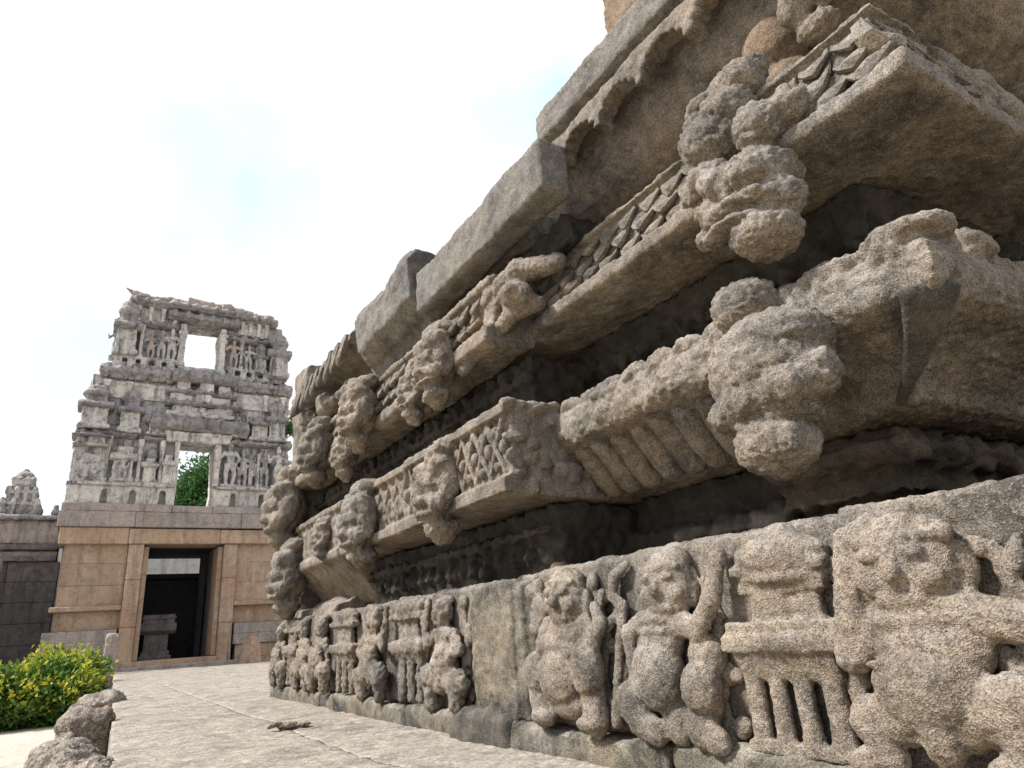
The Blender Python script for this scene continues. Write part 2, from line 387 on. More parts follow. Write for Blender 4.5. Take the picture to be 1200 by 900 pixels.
# set-back courses in the gaps, their shade put into a near-black stone colour
DK = ((3, .02, 0), (9, .022, 1), (24, .010, 1), (60, .003, 0))
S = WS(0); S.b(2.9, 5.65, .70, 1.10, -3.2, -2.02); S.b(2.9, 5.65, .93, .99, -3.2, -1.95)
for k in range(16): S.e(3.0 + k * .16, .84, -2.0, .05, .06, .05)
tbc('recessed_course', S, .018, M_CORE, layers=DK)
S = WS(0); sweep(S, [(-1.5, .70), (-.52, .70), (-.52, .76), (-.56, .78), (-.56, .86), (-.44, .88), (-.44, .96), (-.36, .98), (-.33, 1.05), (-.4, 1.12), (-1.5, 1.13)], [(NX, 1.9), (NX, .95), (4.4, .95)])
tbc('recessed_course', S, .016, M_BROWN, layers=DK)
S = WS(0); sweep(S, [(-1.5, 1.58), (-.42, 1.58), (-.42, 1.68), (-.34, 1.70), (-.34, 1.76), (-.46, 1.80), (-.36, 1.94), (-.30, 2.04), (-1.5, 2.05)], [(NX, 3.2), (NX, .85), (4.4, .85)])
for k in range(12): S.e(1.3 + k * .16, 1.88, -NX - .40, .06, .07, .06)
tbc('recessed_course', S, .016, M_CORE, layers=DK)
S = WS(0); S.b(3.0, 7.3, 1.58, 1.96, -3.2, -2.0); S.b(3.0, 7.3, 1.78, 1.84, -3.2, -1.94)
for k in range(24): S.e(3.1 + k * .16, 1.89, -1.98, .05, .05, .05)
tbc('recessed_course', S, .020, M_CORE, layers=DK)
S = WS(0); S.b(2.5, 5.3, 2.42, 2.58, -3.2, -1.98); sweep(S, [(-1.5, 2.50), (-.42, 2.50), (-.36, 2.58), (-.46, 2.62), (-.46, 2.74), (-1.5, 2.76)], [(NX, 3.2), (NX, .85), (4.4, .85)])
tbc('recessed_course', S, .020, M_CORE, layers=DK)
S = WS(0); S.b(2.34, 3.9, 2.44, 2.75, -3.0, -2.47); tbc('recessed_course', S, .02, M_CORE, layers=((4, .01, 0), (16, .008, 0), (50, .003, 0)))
# ---- frieze blocks
for (y0, y1, dz, dx, vx) in [(-.6, 1.17, .015, .0, .011), (1.175, 2.72, .0, .006, .011), (2.725, 4.42, -.01, .0, .012), (4.425, 6.1, -.02, .008, .016), (6.105, 7.68, -.03, .0, .018)]:
    S = WS(FX + .02 + dx)
    S.prism([(-.75, .10), (-.01, .10), (0, .12), (0, .715 + dz), (-.02, .735 + dz), (-.75, .745 + dz)], y0, y1)
    tbc('frieze_block', S, vx, M_FRZ, layers=ROUGH)
for (y0, y1, o, z, m) in [(-.6, 1.9, .04, .115, M_STAIN), (1.91, 2.9, .045, .105, M_STAIN), (2.905, 3.45, .07, .12, M_DKST), (3.455, 4.55, .045, .10, M_STAIN), (4.555, 6.0, .04, .105, M_STAIN), (6.01, 7.75, .04, .11, M_STAIN)]:
    S = WS(FX); S.prism([(-.7, -.05), (o - .015, -.05), (o, .02), (o - .005, z - .02), (o - .03, z), (-.7, z)], y0, y1)
    ob = tbc('footing_slab', S, .012 if y0 < 3 else .016, m, layers=((1.6, .022, 0), (6, .014, 0), (20, .007, 0), (60, .003, 0)))
    if m is M_DKST: ob['label'] = 'dark stained footing slab with a broken corner'
# ---- relief figures (shallow: depth is pressed to 0.68)
def RS(): return Shape((1.735, 0, 0), U=(0, 1, 0), V=(0, 0, 1), O=(-.68, 0, 0))
def face(S, u, v, o, s):
    S.e(u, v - .01 * s, o - .066 * s, .095 * s, .105 * s, .062 * s); S.e(u, v - .055 * s, o - .056 * s, .075 * s, .05 * s, .05 * s)
    for k in (-1, 1):
        S.e(u + k * .040 * s, v + .018 * s, o - .006 * s, .026 * s, .014 * s, .014 * s)
        S.c((u + k * .012 * s, v + .042 * s, o - .004 * s), (u + k * .075 * s, v + .044 * s, o - .03 * s), .011 * s)
        S.e(u + k * .052 * s, v - .028 * s, o - .022 * s, .034 * s, .026 * s, .022 * s)
    S.c((u, v + .036 * s, o - .006 * s), (u, v - .014 * s, o + .012 * s), .010 * s, .022 * s)
    S.c((u - .042 * s, v - .050 * s, o - .018 * s), (u + .042 * s, v - .050 * s, o - .018 * s), .010 * s); S.c((u - .034 * s, v - .068 * s, o - .016 * s), (u + .034 * s, v - .068 * s, o - .016 * s), .010 * s)
def relief(S, name, vox=.0075, label=None, lay=((9, .004, 0), (24, .0025, 0), (50, .0028, 0), (85, .0026, 0))):
    o = tbc(name, S, vox, M_GRAN, layers=lay, smooth=1)
    if label: o['label'] = label
    return o
# the big one at the near end
S = RS()
S.e(.965, .585, .05, .105, .105, .10); face(S, .985, .585, .155, 1.3); S.e(.96, .645, .035, .09, .055, .085); S.e(1.06, .565, .03, .03, .06, .035); S.e(.86, .565, .03, .03, .06, .03)
for k in range(6): S.e(.87 + k * .036, .645 + .03 * math.sin(k * .63), .085, .024, .026, .03)
S.e(.96, .46, .05, .16, .075, .085); S.e(.97, .39, .06, .135, .10, .09); S.e(.99, .305, .09, .13, .105, .10); S.e(.98, .455, .115, .10, .022, .03); S.e(1.0, .36, .15, .11, .014, .02)
S.chain([(1.08, .455, .06), (1.16, .385, .085), (1.135, .53, .09), (1.125, .655, .06), (1.055, .685, .05)], [.052, .055, .042, .04, .038])
S.chain([(.84, .455, .06), (.72, .43, .08), (.60, .46, .08), (.56, .58, .06)], [.055, .05, .045, .04])
S.chain([(1.03, .25, .07), (1.14, .23, .10), (1.12, .15, .09), (1.19, .135, .1)], [.075, .06, .045, .035]); S.chain([(.92, .25, .07), (.80, .28, .11), (.80, .17, .10), (.87, .135, .11)], [.075, .07, .055, .04])
S.b(.62, .66, .12, .6, 0, .03); S.e(.98, .22, .1, .05, .08, .06)
relief(S, 'relief_figure', label='large plump dwarf with one arm bent up to its head')
# pavilion relief with stacked roof and fluted shaft
S = RS()
S.e(1.365, .645, .02, .165, .065, .09); S.e(1.36, .70, .01, .07, .04, .055)
S.b(1.20, 1.53, .60, .628, 0, .085); S.e(1.365, .585, .0, .18, .03, .10); S.b(1.22, 1.52, .545, .575, 0, .06); S.b(1.25, 1.49, .475, .55, 0, .045); S.b(1.36, 1.47, .48, .55, 0, .058)
S.b(1.18, 1.57, .440, .468, 0, .10); S.b(1.17, 1.585, .385, .432, 0, .115); S.e(1.38, .41, .06, .21, .035, .07)
S.prism([(0, .385), (.10, .385), (.055, .31), (0, .31)], 1.22, 1.545)
for u, r in ((1.525, .032), (1.445, .03), (1.36, .032), (1.265, .034)): S.cyl(u, .12, .34, .03, r * 1.08, r)
S.b(1.2, 1.57, .12, .15, 0, .06)
relief(S, 'relief_pavilion', label='carved pavilion with domed roof over four shafts')
# dwarf with raised arm
S = RS()
S.e(1.80, .615, .05, .085, .10, .09); face(S, 1.82, .605, .14, 1.15); S.e(1.79, .675, .03, .065, .05, .065); S.e(1.72, .565, .03, .025, .05, .035); S.e(1.875, .575, .02, .022, .05, .03)
S.e(1.87, .47, .05, .13, .07, .075); S.e(1.885, .42, .06, .10, .07, .08); S.e(1.90, .325, .085, .11, .125, .10); S.e(1.88, .49, .11, .08, .018, .03); S.e(1.885, .455, .12, .07, .014, .025)
S.chain([(1.775, .475, .07), (1.69, .455, .09), (1.61, .545, .085), (1.575, .65, .07)], [.046, .044, .036, .033]); S.e(1.575, .665, .06, .036, .045, .035)
S.chain([(1.97, .49, .06), (2.045, .45, .07), (2.035, .30, .07)], [.04, .036, .03]); S.e(2.03, .28, .075, .035)
S.e(1.69, .375, .05, .075, .07, .07); S.e(1.70, .285, .10, .075, .08, .08); S.chain([(1.71, .23, .07), (1.73, .16, .08), (1.66, .14, .1)], [.068, .06, .045])
S.chain([(1.99, .26, .06), (2.06, .23, .09), (2.0, .16, .09), (1.93, .14, .1)], [.072, .068, .058, .045]); S.e(1.85, .18, .06, .07, .08, .05)
relief(S, 'relief_figure', label='plump dwarf swinging one raised fist')
S = RS()
S.chain([(2.06, .69, .02), (2.13, .655, .03), (2.15, .585, .03), (2.09, .55, .035), (2.11, .47, .035), (2.15, .36, .03), (2.18, .25, .03), (2.20, .15, .03)], [.02, .024, .026, .026, .026, .024, .024, .028])
S.chain([(2.21, .60, .03), (2.24, .53, .035), (2.19, .475, .04), (2.13, .52, .03)], [.022, .026, .024, .02]); S.chain([(2.09, .25, .03), (2.14, .2, .03), (2.10, .14, .03)], .028)
relief(S, 'relief_scroll', label='winding carved creeper between two dwarfs')
# low foliage filling the ground between the figures
r_ = random.Random(5)
for (a, b_, n) in ((1.60, 1.74, 12), (1.14, 1.22, 8), (2.20, 2.30, 6), (2.62, 2.76, 12), (3.36, 3.48, 9), (3.88, 3.98, 8), (.72, .84, 10)):
    S = RS()
    for _ in range(n): S.e(r_.uniform(a, b_), r_.uniform(.17, .66), .008, r_.uniform(.02, .045), r_.uniform(.025, .06), .03, r_.uniform(-1, 1))
    u = (a + b_) / 2; S.chain([(u, .14, .0), (u + .03, .3, .01), (u - .02, .45, .01), (u + .02, .6, .0)], [.03, .03, .028, .02])
    relief(S, 'relief_foliage')
# crouching dwarf with folded arms
S = RS()
S.e(2.42, .61, .05, .10, .105, .09); face(S, 2.43, .605, .145, 1.25); S.e(2.42, .665, .03, .085, .055, .075); S.e(2.53, .565, .03, .03, .06, .04); S.e(2.31, .565, .03, .03, .06, .04)
S.e(2.44, .47, .05, .145, .065, .075); S.e(2.47, .40, .06, .12, .06, .075); S.e(2.49, .30, .085, .135, .115, .09); S.e(2.47, .375, .125, .08, .014, .02)
S.chain([(2.57, .49, .06), (2.60, .42, .09), (2.47, .43, .12)], [.048, .042, .036]); S.chain([(2.31, .49, .06), (2.245, .43, .09), (2.20, .49, .08), (2.24, .55, .06)], [.046, .042, .036, .03])
S.e(2.66, .31, .085, .085, .09, .08); S.e(2.29, .335, .10, .085, .11, .08); S.chain([(2.67, .25, .07), (2.64, .16, .08)], [.07, .062]); S.chain([(2.29, .25, .07), (2.28, .15, .08)], [.07, .062]); S.e(2.62, .145, .10, .075, .035, .06); S.e(2.30, .14, .10, .075, .035, .06); S.e(2.47, .2, .06, .12, .06, .06)
S.e(2.665, .56, .02, .05, .085, .035); S.e(2.67, .66, .02, .035, .04, .03)
relief(S, 'relief_figure', label='crouching dwarf with arms folded over its belly')
# plain pilaster
S = RS()
S.b(2.74, 3.33, .11, .70, -.05, .015); S.prism([(-.02, .11), (.085, .11), (.085, .70), (-.02, .70)], 2.86, 3.25); S.prism([(-.02, .11), (.055, .11), (.055, .69), (-.02, .69)], 2.79, 3.30)
tbc('pilaster', S, .011, M_STAIN, layers=ROUGH)['label'] = 'plain dark pilaster stained with moss'
# far figures
def small_dwarf(y, s=1., flip=1, raise_=True, lab=None):
    S = RS(); q = lambda a: y + flip * a * s
    S.e(y, .60, .06, .08 * s, .085, .08); face(S, y, .6, .13, .8 * s); S.e(y, .665, .03, .075 * s, .035, .06)
    S.e(q(.03), .47, .06, .12 * s, .065, .07); S.e(q(.05), .34, .09, .12 * s, .12, .09)
    S.chain([(q(-.1), .48, .07), (q(-.19), .43, .09), (q(-.22), .57 if raise_ else .3, .08), (q(-.2), .66 if raise_ else .22, .06)], [.042, .04, .034, .03])
    S.chain([(q(.14), .48, .07), (q(.22), .41, .09), (q(.12), .36, .12)], [.042, .038, .034])
    S.chain([(q(-.03), .26, .08), (q(-.16), .27, .1), (q(-.14), .15, .09)], [.08, .075, .062]); S.chain([(q(.12), .26, .08), (q(.22), .24, .1), (q(.18), .15, .09)], [.08, .075, .06])
    relief(S, 'relief_figure', .011, lab, ((9, .008, 0), (24, .009, 1), (70, .004, 0)))
def small_column(y, w, lab=None):
    S = RS()
    S.e(y, .655, .03, w * .55, .06, .09); S.b(y - w * .6, y + w * .6, .58, .615, 0, .1); S.b(y - w * .32, y + w * .32, .47, .58, 0, .06); S.b(y - w * .62, y + w * .62, .40, .46, 0, .115)
    S.prism([(0, .40), (.1, .40), (.05, .33), (0, .33)], y - w * .5, y + w * .5)
    for k in (-1, 0, 1): S.cyl(y + k * w * .33, .12, .34, .03, .04)
    relief(S, 'relief_pavilion', .012, lab, ((9, .008, 0), (24, .008, 1), (70, .004, 0)))
small_dwarf(3.62, 1.0, -1, True, 'dancing dwarf with an arm flung back beside the mossy pilaster')
small_column(4.13, .42); small_dwarf(4.72, 1.1, 1, True); small_column(5.4, .46); small_dwarf(5.98, 1.1, 1, False); small_dwarf(6.55, 1.1, -1, True); small_column(7.02, .36); small_dwarf(7.38, 1.0, 1, False)
# pieces lying on the frieze
S = WS(1.74); S.prism([(-.45, .64), (-.02, .64), (-.08, .78), (-.3, .86), (-.45, .84)], 6.0, 7.3)
tbc('broken_capstone', S, .02, M_GRAN, layers=((3, .05, 0), (12, .02, 0), (40, .006, 0)))
S = WS(1.9); S.e(2.95, .76, -.15, .07, .045, .06); tbc('rubble_lump', S, .012, M_RED, layers=((14, .012, 0), (50, .004, 0)))

# ---- second course (petal moulding)
lipA = [(-.9, 1.62), (-.03, 1.60), (.015, 1.59), (.022, 1.535), (-.03, 1.52), (-.035, 1.40), (-.02, 1.225), (.035, 1.20), (.03, 1.13), (-.04, 1.10), (-.10, 1.03), (-.22, .93), (-.30, .80), (-.34, .77), (-.9, .77)]
for y0, y1, x, vx in [(2.86, 4.2, FX, .0085), (4.205, 5.6, FX + .02, .014), (5.605, 7.1, FX + .005, .018), (7.105, 7.7, FX + .06, .02)]:
    S = WS(x)
    pl = lipA if y0 > 5.5 else [(-1.3, 1.62)] + lipA[1:9] + [(-.12, 1.11), (-1.3, 1.11)]
    S.prism(pl, y0, y1)
    if y0 < 3:                       # worn carving and a broken top edge on the end face
        for k in range(26): S.e(2.865, RNG.uniform(1.15, 1.56), -RNG.uniform(.04, .55), .022, RNG.uniform(.03, .07), RNG.uniform(.03, .07), RNG.uniform(-1, 1))
        for k in range(9): S.e(2.875, 1.595 + RNG.uniform(-.012, .008), -.03 - k * .07, .04, .03, .05)
    n = max(2, int((y1 - y0 - .1) / .15)); dy = (y1 - y0 - .1) / n     # lattice of crossing ribs on the band
    for k in range(n):
        a, b_ = y0 + .05 + k * dy, y0 + .05 + (k + 1) * dy
        S.c((a, 1.235, -.008), (b_, 1.51, -.008), .017, seg=6); S.c((b_, 1.235, -.008), (a, 1.51, -.008), .017, seg=6)
        S.e((a + b_) / 2, 1.46, -.02, .028, .03, .03); S.e((a + b_) / 2, 1.275, -.015, .028, .03, .03); S.e(a, 1.37, -.015, .03, .04, .03)
    mb = tbc('petal_moulding', S, vx, M_GRAN, layers=((2.2, .015, 0), (8, .007, 0), (30, .003, 0), (80, .0025, 0)), smooth=1)
S = WS(NX)
lipB = [(-1.5, 1.62), (-.10, 1.60), (-.02, 1.575), (.03, 1.52), (.045, 1.46), (.04, 1.41), (.02, 1.37), (-.03, 1.345), (-.10, 1.325), (-.18, 1.275), (-.25, 1.20), (-.28, 1.14), (-.34, 1.12), (-1.5, 1.11)]
sweep(S, lipB, [(NX, 2.9), (NX, .9), (4.4, .9)])
for k in range(11):
    y = 2.76 - k * .172; S.e(y, 1.575, -.035, .092, .045, .06)
for k in range(60):
    S.e(RNG.uniform(.95, 2.85), RNG.uniform(1.38, 1.55), RNG.uniform(.018, .034), RNG.uniform(.018, .04), RNG.uniform(.02, .04), .026)
for k in range(14):
    S.e(.90, 1.55 + .015 * math.sin(k * 2.3), -(k * .17 + .15), .04, .045, .08); S.e(.885, 1.44, -(k * .17 + .1), .03, .05, .06)
S.e(.95, 1.585, -.06, .13, .05, .12); S.e(1.22, 1.575, -.03, .16, .045, .08); S.e(.92, 1.60, -.36, .07, .06, .13)
near_m = tbc('petal_moulding', S, .0105, M_GRAN, layers=((3, .014, 0), (10, .008, 0), (26, .006, 1), (55, .004, 0), (90, .002, 0)))
# fluted lotus petals under the near bay
for k in range(8):
    y = 2.78 - k * .145
    S = WS(NX); S.chain([(y, 1.345, -.105), (y + .004, 1.30, -.165), (y + .008, 1.23, -.225), (y + .01, 1.17, -.27)], [.07, .083, .085, .07])
    tbc('lotus_petal', S, .012, M_GRAN, layers=((6, .008, 0), (30, .005, 0), (75, .0025, 0)))
# corner pendant leaf, pointing down
S = Shape((NX, .90, 0), U=(.80, -.60, 0), V=(0, 0, 1), O=(-.6, -.8, 0))
for i in range(30):
    t = i / 29; w = .085 * (1 - t) + .010; z = 1.375 - .24 * t; o = 1.36 * (.0 - .25 * t ** 1.5)
    S.e(0, z, o - .028, w, .022, .04)
leaf = tbc('leaf_pendant', S, .009, M_DKST, layers=((12, .004, 0), (60, .0025, 0)))
leaf['label'] = 'dark leaf shaped pendant at the corner'
# ---- carved heads hanging at the joints
def head(y, z, s, x0, par=None, kind=0, lab=None, vox=.012, seed=0):
    r = random.Random(seed); j = lambda a: a * (1 + r.uniform(-.15, .15))
    S = Shape((x0, y, z), U=(0, 1, 0), V=(0, 0, 1), O=(-1, 0, 0))
    S.e(0, .02 * s, -.02, .20 * s, .25 * s, .15 * s); S.e(0, -.03 * s, .06 * s, .15 * s, .20 * s, .10 * s); S.e(r.uniform(-.03, .03) * s, .30 * s, -.05, j(.16) * s, j(.095) * s, .14 * s); S.e(.05 * s, .27 * s, -.0, .13 * s, .08 * s, .11 * s)
    for k in (-1, 1):
        S.e(k * .10 * s, .14 * s, .06 * s, j(.125) * s, j(.10) * s, .11 * s, k * .3); S.e(k * .17 * s, .0, .02 * s, .075 * s, j(.15) * s, .09 * s); S.e(k * .075 * s, .03 * s, .12 * s, .075 * s, .055 * s, .06 * s, -k * .4)
        S.e(k * .12 * s, -.12 * s, .09 * s, j(.10) * s, j(.065) * s, .09 * s, -k * .35)
    S.e(0, -.02 * s, .17 * s, .055 * s, .09 * s, .055 * s); S.e(0, -.10 * s, .17 * s, .10 * s, .045 * s, .06 * s); S.e(0, -.19 * s, .10 * s, .17 * s, .04 * s, .10 * s)
    S.e(0, -.28 * s, .02 * s, j(.145) * s, j(.08) * s, .13 * s); S.e(.01, -.35 * s, .0, .08 * s, .06 * s, .08 * s)
    for _ in range(7): S.e(r.uniform(-.2, .2) * s, r.uniform(-.05, .26) * s, r.uniform(.02, .09) * s, r.uniform(.03, .06) * s, r.uniform(.04, .08) * s, .05 * s, r.uniform(-1, 1))
    if kind: S.chain([(.0, .18 * s, -.05), (-.2 * s, .26 * s, -.05), (-.36 * s, .22 * s, -.03)], [.09 * s, .07 * s, .045 * s])
    o = tbc('carved_head', S, vox, M_GRAN, layers=((5, .014, 0), (15, .008, 1), (32, .006, 1), (70, .003, 0)), smooth=1)
    if lab: o['label'] = lab
    return o
# big near head of the petal moulding
S = Shape((1.97, 1.465, 1.285), U=(0, .9, 0), V=(0, 0, .9), O=(-.9, 0, 0))
S.e(.0, .0, -.03, .265, .215, .22); S.e(-.03, .10, -.03, .26, .14, .20); S.e(.0, -.10, .03, .22, .13, .15); S.e(.06, .06, .02, .19, .14, .14); S.e(.07, .325, -.03, .155, .12, .14); S.c((.17, .18, -.03), (.17, .28, -.03), .035)
S.e(.16, -.14, .07, .085, .075, .09); S.e(.02, -.12, .11, .10, .08, .085); S.e(-.13, -.11, .09, .10, .085, .10); S.e(-.21, -.07, .0, .09, .10, .10)
S.e(0.0, -.30, .03, .155, .115, .15); S.e(-.01, -.36, .03, .07, .075, .08); S.e(0, -.2, .0, .2, .05, .14)
hA = tbc('carved_head', S, .0085, M_GRAN, layers=((5, .012, 0), (15, .007, 1), (34, .005, 1), (60, .003, 0), (90, .0025, 0)), smooth=1); hA['label'] = 'huge worn lion head with a round knob on top and bulging chin'
head(3.60, 1.285, .80, 1.70, kind=0, seed=1, vox=.011); head(4.95, 1.30, .86, 1.69, seed=2, vox=.014); head(7.02, 1.10, .98, 1.66, seed=3, vox=.016); head(6.0, 1.34, .5, 1.69, seed=9, vox=.014)

# ---- third course (scaled band)
lip3 = [(-1.5, 2.50), (-.06, 2.455), (0, 2.44), (.005, 2.415), (-.03, 2.40), (-.02, 2.145), (.01, 2.135), (.075, 2.13), (.075, 2.065), (.05, 2.05), (-.12, 2.045), (-1.5, 2.03)]
S = WS(NX); sweep(S, lip3, [(NX, 3.1), (NX, .83), (4.6, .83)])
for k in range(9): S.e(.84 + .03, 2.38 + .03 * math.sin(k * 2.1), -(.55 + k * .2), .06, .07, .10)
for k in range(9): S.e(.82, 2.24 + .03 * math.sin(k * 1.7), -(.60 + k * .21), .045, .07, .10)
near3 = tbc('scaled_moulding', S, .0105, M_GRAN, layers=ROUGH); near3['label'] = 'moulding with rows of scales above a straight rim'
# individual scales of the band
def scale_mesh(seed):
    """one shield shaped plate: thick and undercut at its lower point"""
    r = random.Random(seed)
    out = [(-.9, 1.0), (0, 1.1), (.9, 1.0), (.98, .1), (.55, -.5), (0, -1.05), (-.55, -.5), (-.98, .1)]
    out = [(x + r.uniform(-.1, .1), y + r.uniform(-.1, .1)) for x, y in out]; n = len(out); vs = []
    for s_, h in ((.8, -.6), (1.0, .62), (.94, .92), (.5, 1.0)):
        for x, y in out: vs.append((x * s_, y * s_ + (.25 if h < 0 else 0), (h if h < 0 else h * (.60 - .50 * y) + r.uniform(-.05, .05))))
    vs.append((r.uniform(-.2, .2), .0, .72 + r.uniform(-.08, .12)))
    f = [[j * n + k, j * n + (k + 1) % n, (j + 1) * n + (k + 1) % n, (j + 1) * n + k] for j in range(3) for k in range(n)]
    f += [[3 * n + k, 3 * n + (k + 1) % n, 4 * n] for k in range(n)]
    me = mesh_np('carved_scale', vs, f, False); me.materials.append(M_GRAN); return me
SCM = [scale_mesh(k) for k in range(6)]
def scales(par, place, rows):
    for (u0, u1, du, z, o, w, h, t) in rows:
        n = int(abs(u1 - u0) / du)
        for k in range(n):
            u = u0 + (u1 - u0) * (k + .5 + RNG.uniform(-.06, .06)) / n
            ob = bpy.data.objects.new('carved_scale', SCM[int(RNG.integers(6))]); COL.objects.link(ob)
            pos, ux, vx, ox = place(u, z + RNG.uniform(-.006, .006), o)
            sw, sh, st = w * RNG.uniform(.82, 1.12), h * RNG.uniform(.85, 1.15), t * RNG.uniform(.8, 1.2)
            a = RNG.uniform(-.12, .12); ux2 = ux * math.cos(a) + vx * math.sin(a); vx2 = -ux * math.sin(a) + vx * math.cos(a)
            m = Matrix.Identity(4)
            for i in range(3): m[i][0] = ux2[i] * sw; m[i][1] = vx2[i] * sh; m[i][2] = ox[i] * st; m[i][3] = pos[i]
            ob.parent = par; ob.matrix_parent_inverse = (TBI if par is TB else Matrix.Identity(4)); ob.matrix_basis = m
A3 = np.array
def frontp(x0): return lambda u, z, o: (A3([x0 - o, u, z]), A3([0., -1, 0]), A3([0., 0, 1]), A3([-1., 0, 0]))
def retp(y0): return lambda u, z, o: (A3([u, y0 - o, z]), A3([1., 0, 0]), A3([0., 0, 1]), A3([0., -1, 0]))
scales(near3, frontp(NX), [(2.98, .86, .150, 2.365, -.035, .080, .066, .05), (2.905, .86, .150, 2.28, -.03, .082, .075, .065), (2.98, .82, .150, 2.20, -.024, .080, .075, .08)])
scales(near3, retp(.83), [(2.08, 2.9, .15, 2.365, -.035, .08, .066, .05), (2.0, 2.9, .15, 2.28, -.03, .082, .075, .065), (2.06, 2.9, .15, 2.20, -.024, .08, .075, .08)])
# far bay of the same course
lip3f = [(-1.0, 2.44), (-.05, 2.42), (0, 2.40), (.01, 2.36), (-.04, 2.34), (-.01, 2.10), (.04, 2.08), (.04, 2.0), (-.02, 1.97), (-.26, 1.98), (-.30, 2.03), (-1.0, 2.03)]
for y0, y1, x, vx in [(3.0, 4.3, FX + .03, .012), (4.305, 5.7, FX + .03, .015), (5.705, 7.2, FX + .0, .018)]:
    S = WS(x); S.prism(lip3f, y0, y1); tbc('scaled_moulding', S, vx, M_GRAN, layers=LUMPY)
# scroll wing beside the far head
S = WS(1.80); S.chain([(2.62, 2.33, -.16), (2.85, 2.37, -.06), (3.05, 2.32, -.01), (3.25, 2.22, .0), (3.45, 2.20, .0)], [.06, .085, .07, .045, .05]); S.chain([(2.75, 2.14, -.1), (2.9, 2.12, -.02), (3.1, 2.04, .0), (3.4, 1.96, .03)], [.05, .055, .045, .04]); S.e(2.84, 2.21, -.03, .13, .085, .09, .4); S.e(2.80, 2.21, .03, .055, .04, .05); S.chain([(2.95, 2.24, .0), (3.15, 2.13, .0), (3.4, 2.06, .02)], [.04, .035, .03])
tbc('scroll_wing', S, .011, M_GRAN, layers=((6, .01, 0), (26, .006, 1), (75, .003, 0)))
# near head of this course: crest, knob, muzzle, chin
S = Shape((1.98, 1.40, 2.1), U=(0, 1, 0), V=(0, 0, 1), O=(-1, 0, 0))
S.e(.10, .20, -.02, .17, .12, .16, .5); S.e(.14, .41, -.06, .10, .085, .11); S.e(.05, .46, -.09, .10, .08, .10); S.e(-.03, .42, -.06, .09, .09, .10); S.e(-.05, .50, -.12, .07, .06, .08); S.e(.16, .33, -.03, .08, .07, .09)
S.e(.02, .29, -.02, .12, .10, .13); S.e(-.13, .095, .03, .105, .10, .11); S.e(-.22, .13, -.06, .10, .09, .12); S.c((.07, .24, .05), (.19, .12, .02), .065, .05)
S.e(-.10, -.03, .03, .07, .06, .08); S.e(-.04, -.10, .0, .18, .13, .17); S.e(.04, -.07, .11, .10, .07, .07, .5); S.e(-.09, -.12, .12, .09, .06, .07); S.e(.10, -.16, .07, .09, .06, .09, .5); S.e(.17, -.23, .06, .06, .045, .06)
S.e(-.02, -.21, .07, .17, .045, .11); S.e(-.06, -.33, .03, .13, .085, .13); S.e(-.14, -.22, .02, .09, .08, .10); S.chain([(.30, .03, -.03), (.18, .06, .04), (.05, .03, .07)], [.05, .06, .045]); S.e(.02, -.27, .09, .14, .02, .08)
hB = tbc('carved_head', S, .0085, M_GRAN, layers=((7, .010, 0), (18, .007, 1), (36, .004, 1), (60, .003, 0), (90, .0025, 0)), smooth=1); hB['label'] = 'weathered beast head with clustered crest and open jaw'
head(3.58, 2.06, .74, 1.69, seed=5, vox=.011); head(3.95, 2.0, .55, 1.69, seed=15, vox=.011); head(4.9, 2.13, .82, 1.64, seed=6, vox=.014); head(5.3, 1.92, .6, 1.66, seed=8, vox=.014); head(6.1, 2.12, .85, 1.64, seed=7, vox=.016); head(7.25, 1.80, 1.15, 1.66, seed=4, vox=.018)
scales(TB, frontp(FX + .03), [(3.1, 6.8, .14, 2.27, -.01, .055, .055, .05), (3.1, 6.8, .14, 2.15, 0, .055, .05, .05)])

# ---- top course: plain lintels, corner stone, scalloped eaves
S = WS(FX); S.prism([(-.16, 2.57), (-.03, 2.57), (.0, 2.585), (.01, 2.86), (-.02, 2.885), (-.16, 2.87)], 2.36, 3.94); S.prism([(-1.3, 2.6), (-.1, 2.6), (-.1, 2.86), (-1.3, 2.86)], 2.9, 3.94)
tbc('lintel_block', S, .014, M_SLAB, layers=((1.8, .02, 0), (7, .010, 0), (28, .005, 0), (75, .003, 0)))['label'] = 'plain grey lintel block standing out against the sky'
S = WS(1.66); S.prism([(-.9, 2.55), (-.12, 2.60), (.0, 2.70), (.02, 2.98), (-.05, 3.09), (-.9, 3.05)], 3.95, 5.1); S.prism([(-.9, 2.45), (-.2, 2.5), (-.15, 2.65), (-.9, 2.65)], 4.0, 5.2)
tbc('corner_block', S, .016, M_SLAB, layers=((2.5, .045, 0), (8, .016, 0), (28, .006, 0), (75, .003, 0)))
S = WS(1.62); S.prism([(-.9, 3.35), (-.45, 3.32), (-.06, 2.98), (.0, 2.92), (.0, 2.86), (-.06, 2.84), (-.3, 2.78), (-.5, 2.6), (-.9, 2.6)], 5.15, 7.1)
ev = tbc('eave_block', S, .02, M_GRAN, layers=ROUGH)
scales(ev, frontp(1.62), [(5.2, 7.05, .2, 2.80, .0, .06, .13, .06)])
S = WS(1.62); S.e(6.2, 2.6, -.16, .22, .15, .14); S.e(5.5, 2.52, -.2, .28, .11, .16); S.e(6.8, 2.62, -.12, .18, .13, .12); tbc('eave_knob', S, .02, M_GRAN, layers=((4, .03, 0), (12, .02, 1), (40, .006, 0)))
S = WS(1.80); S.prism([(-.9, 0), (0, 0), (0, 3.42), (-.05, 3.47), (-.9, 3.4)], 7.25, 7.74)
tbc('end_pier', S, .024, M_GRAN, layers=((2, .04, 0), (7, .02, 0), (28, .008, 0)))
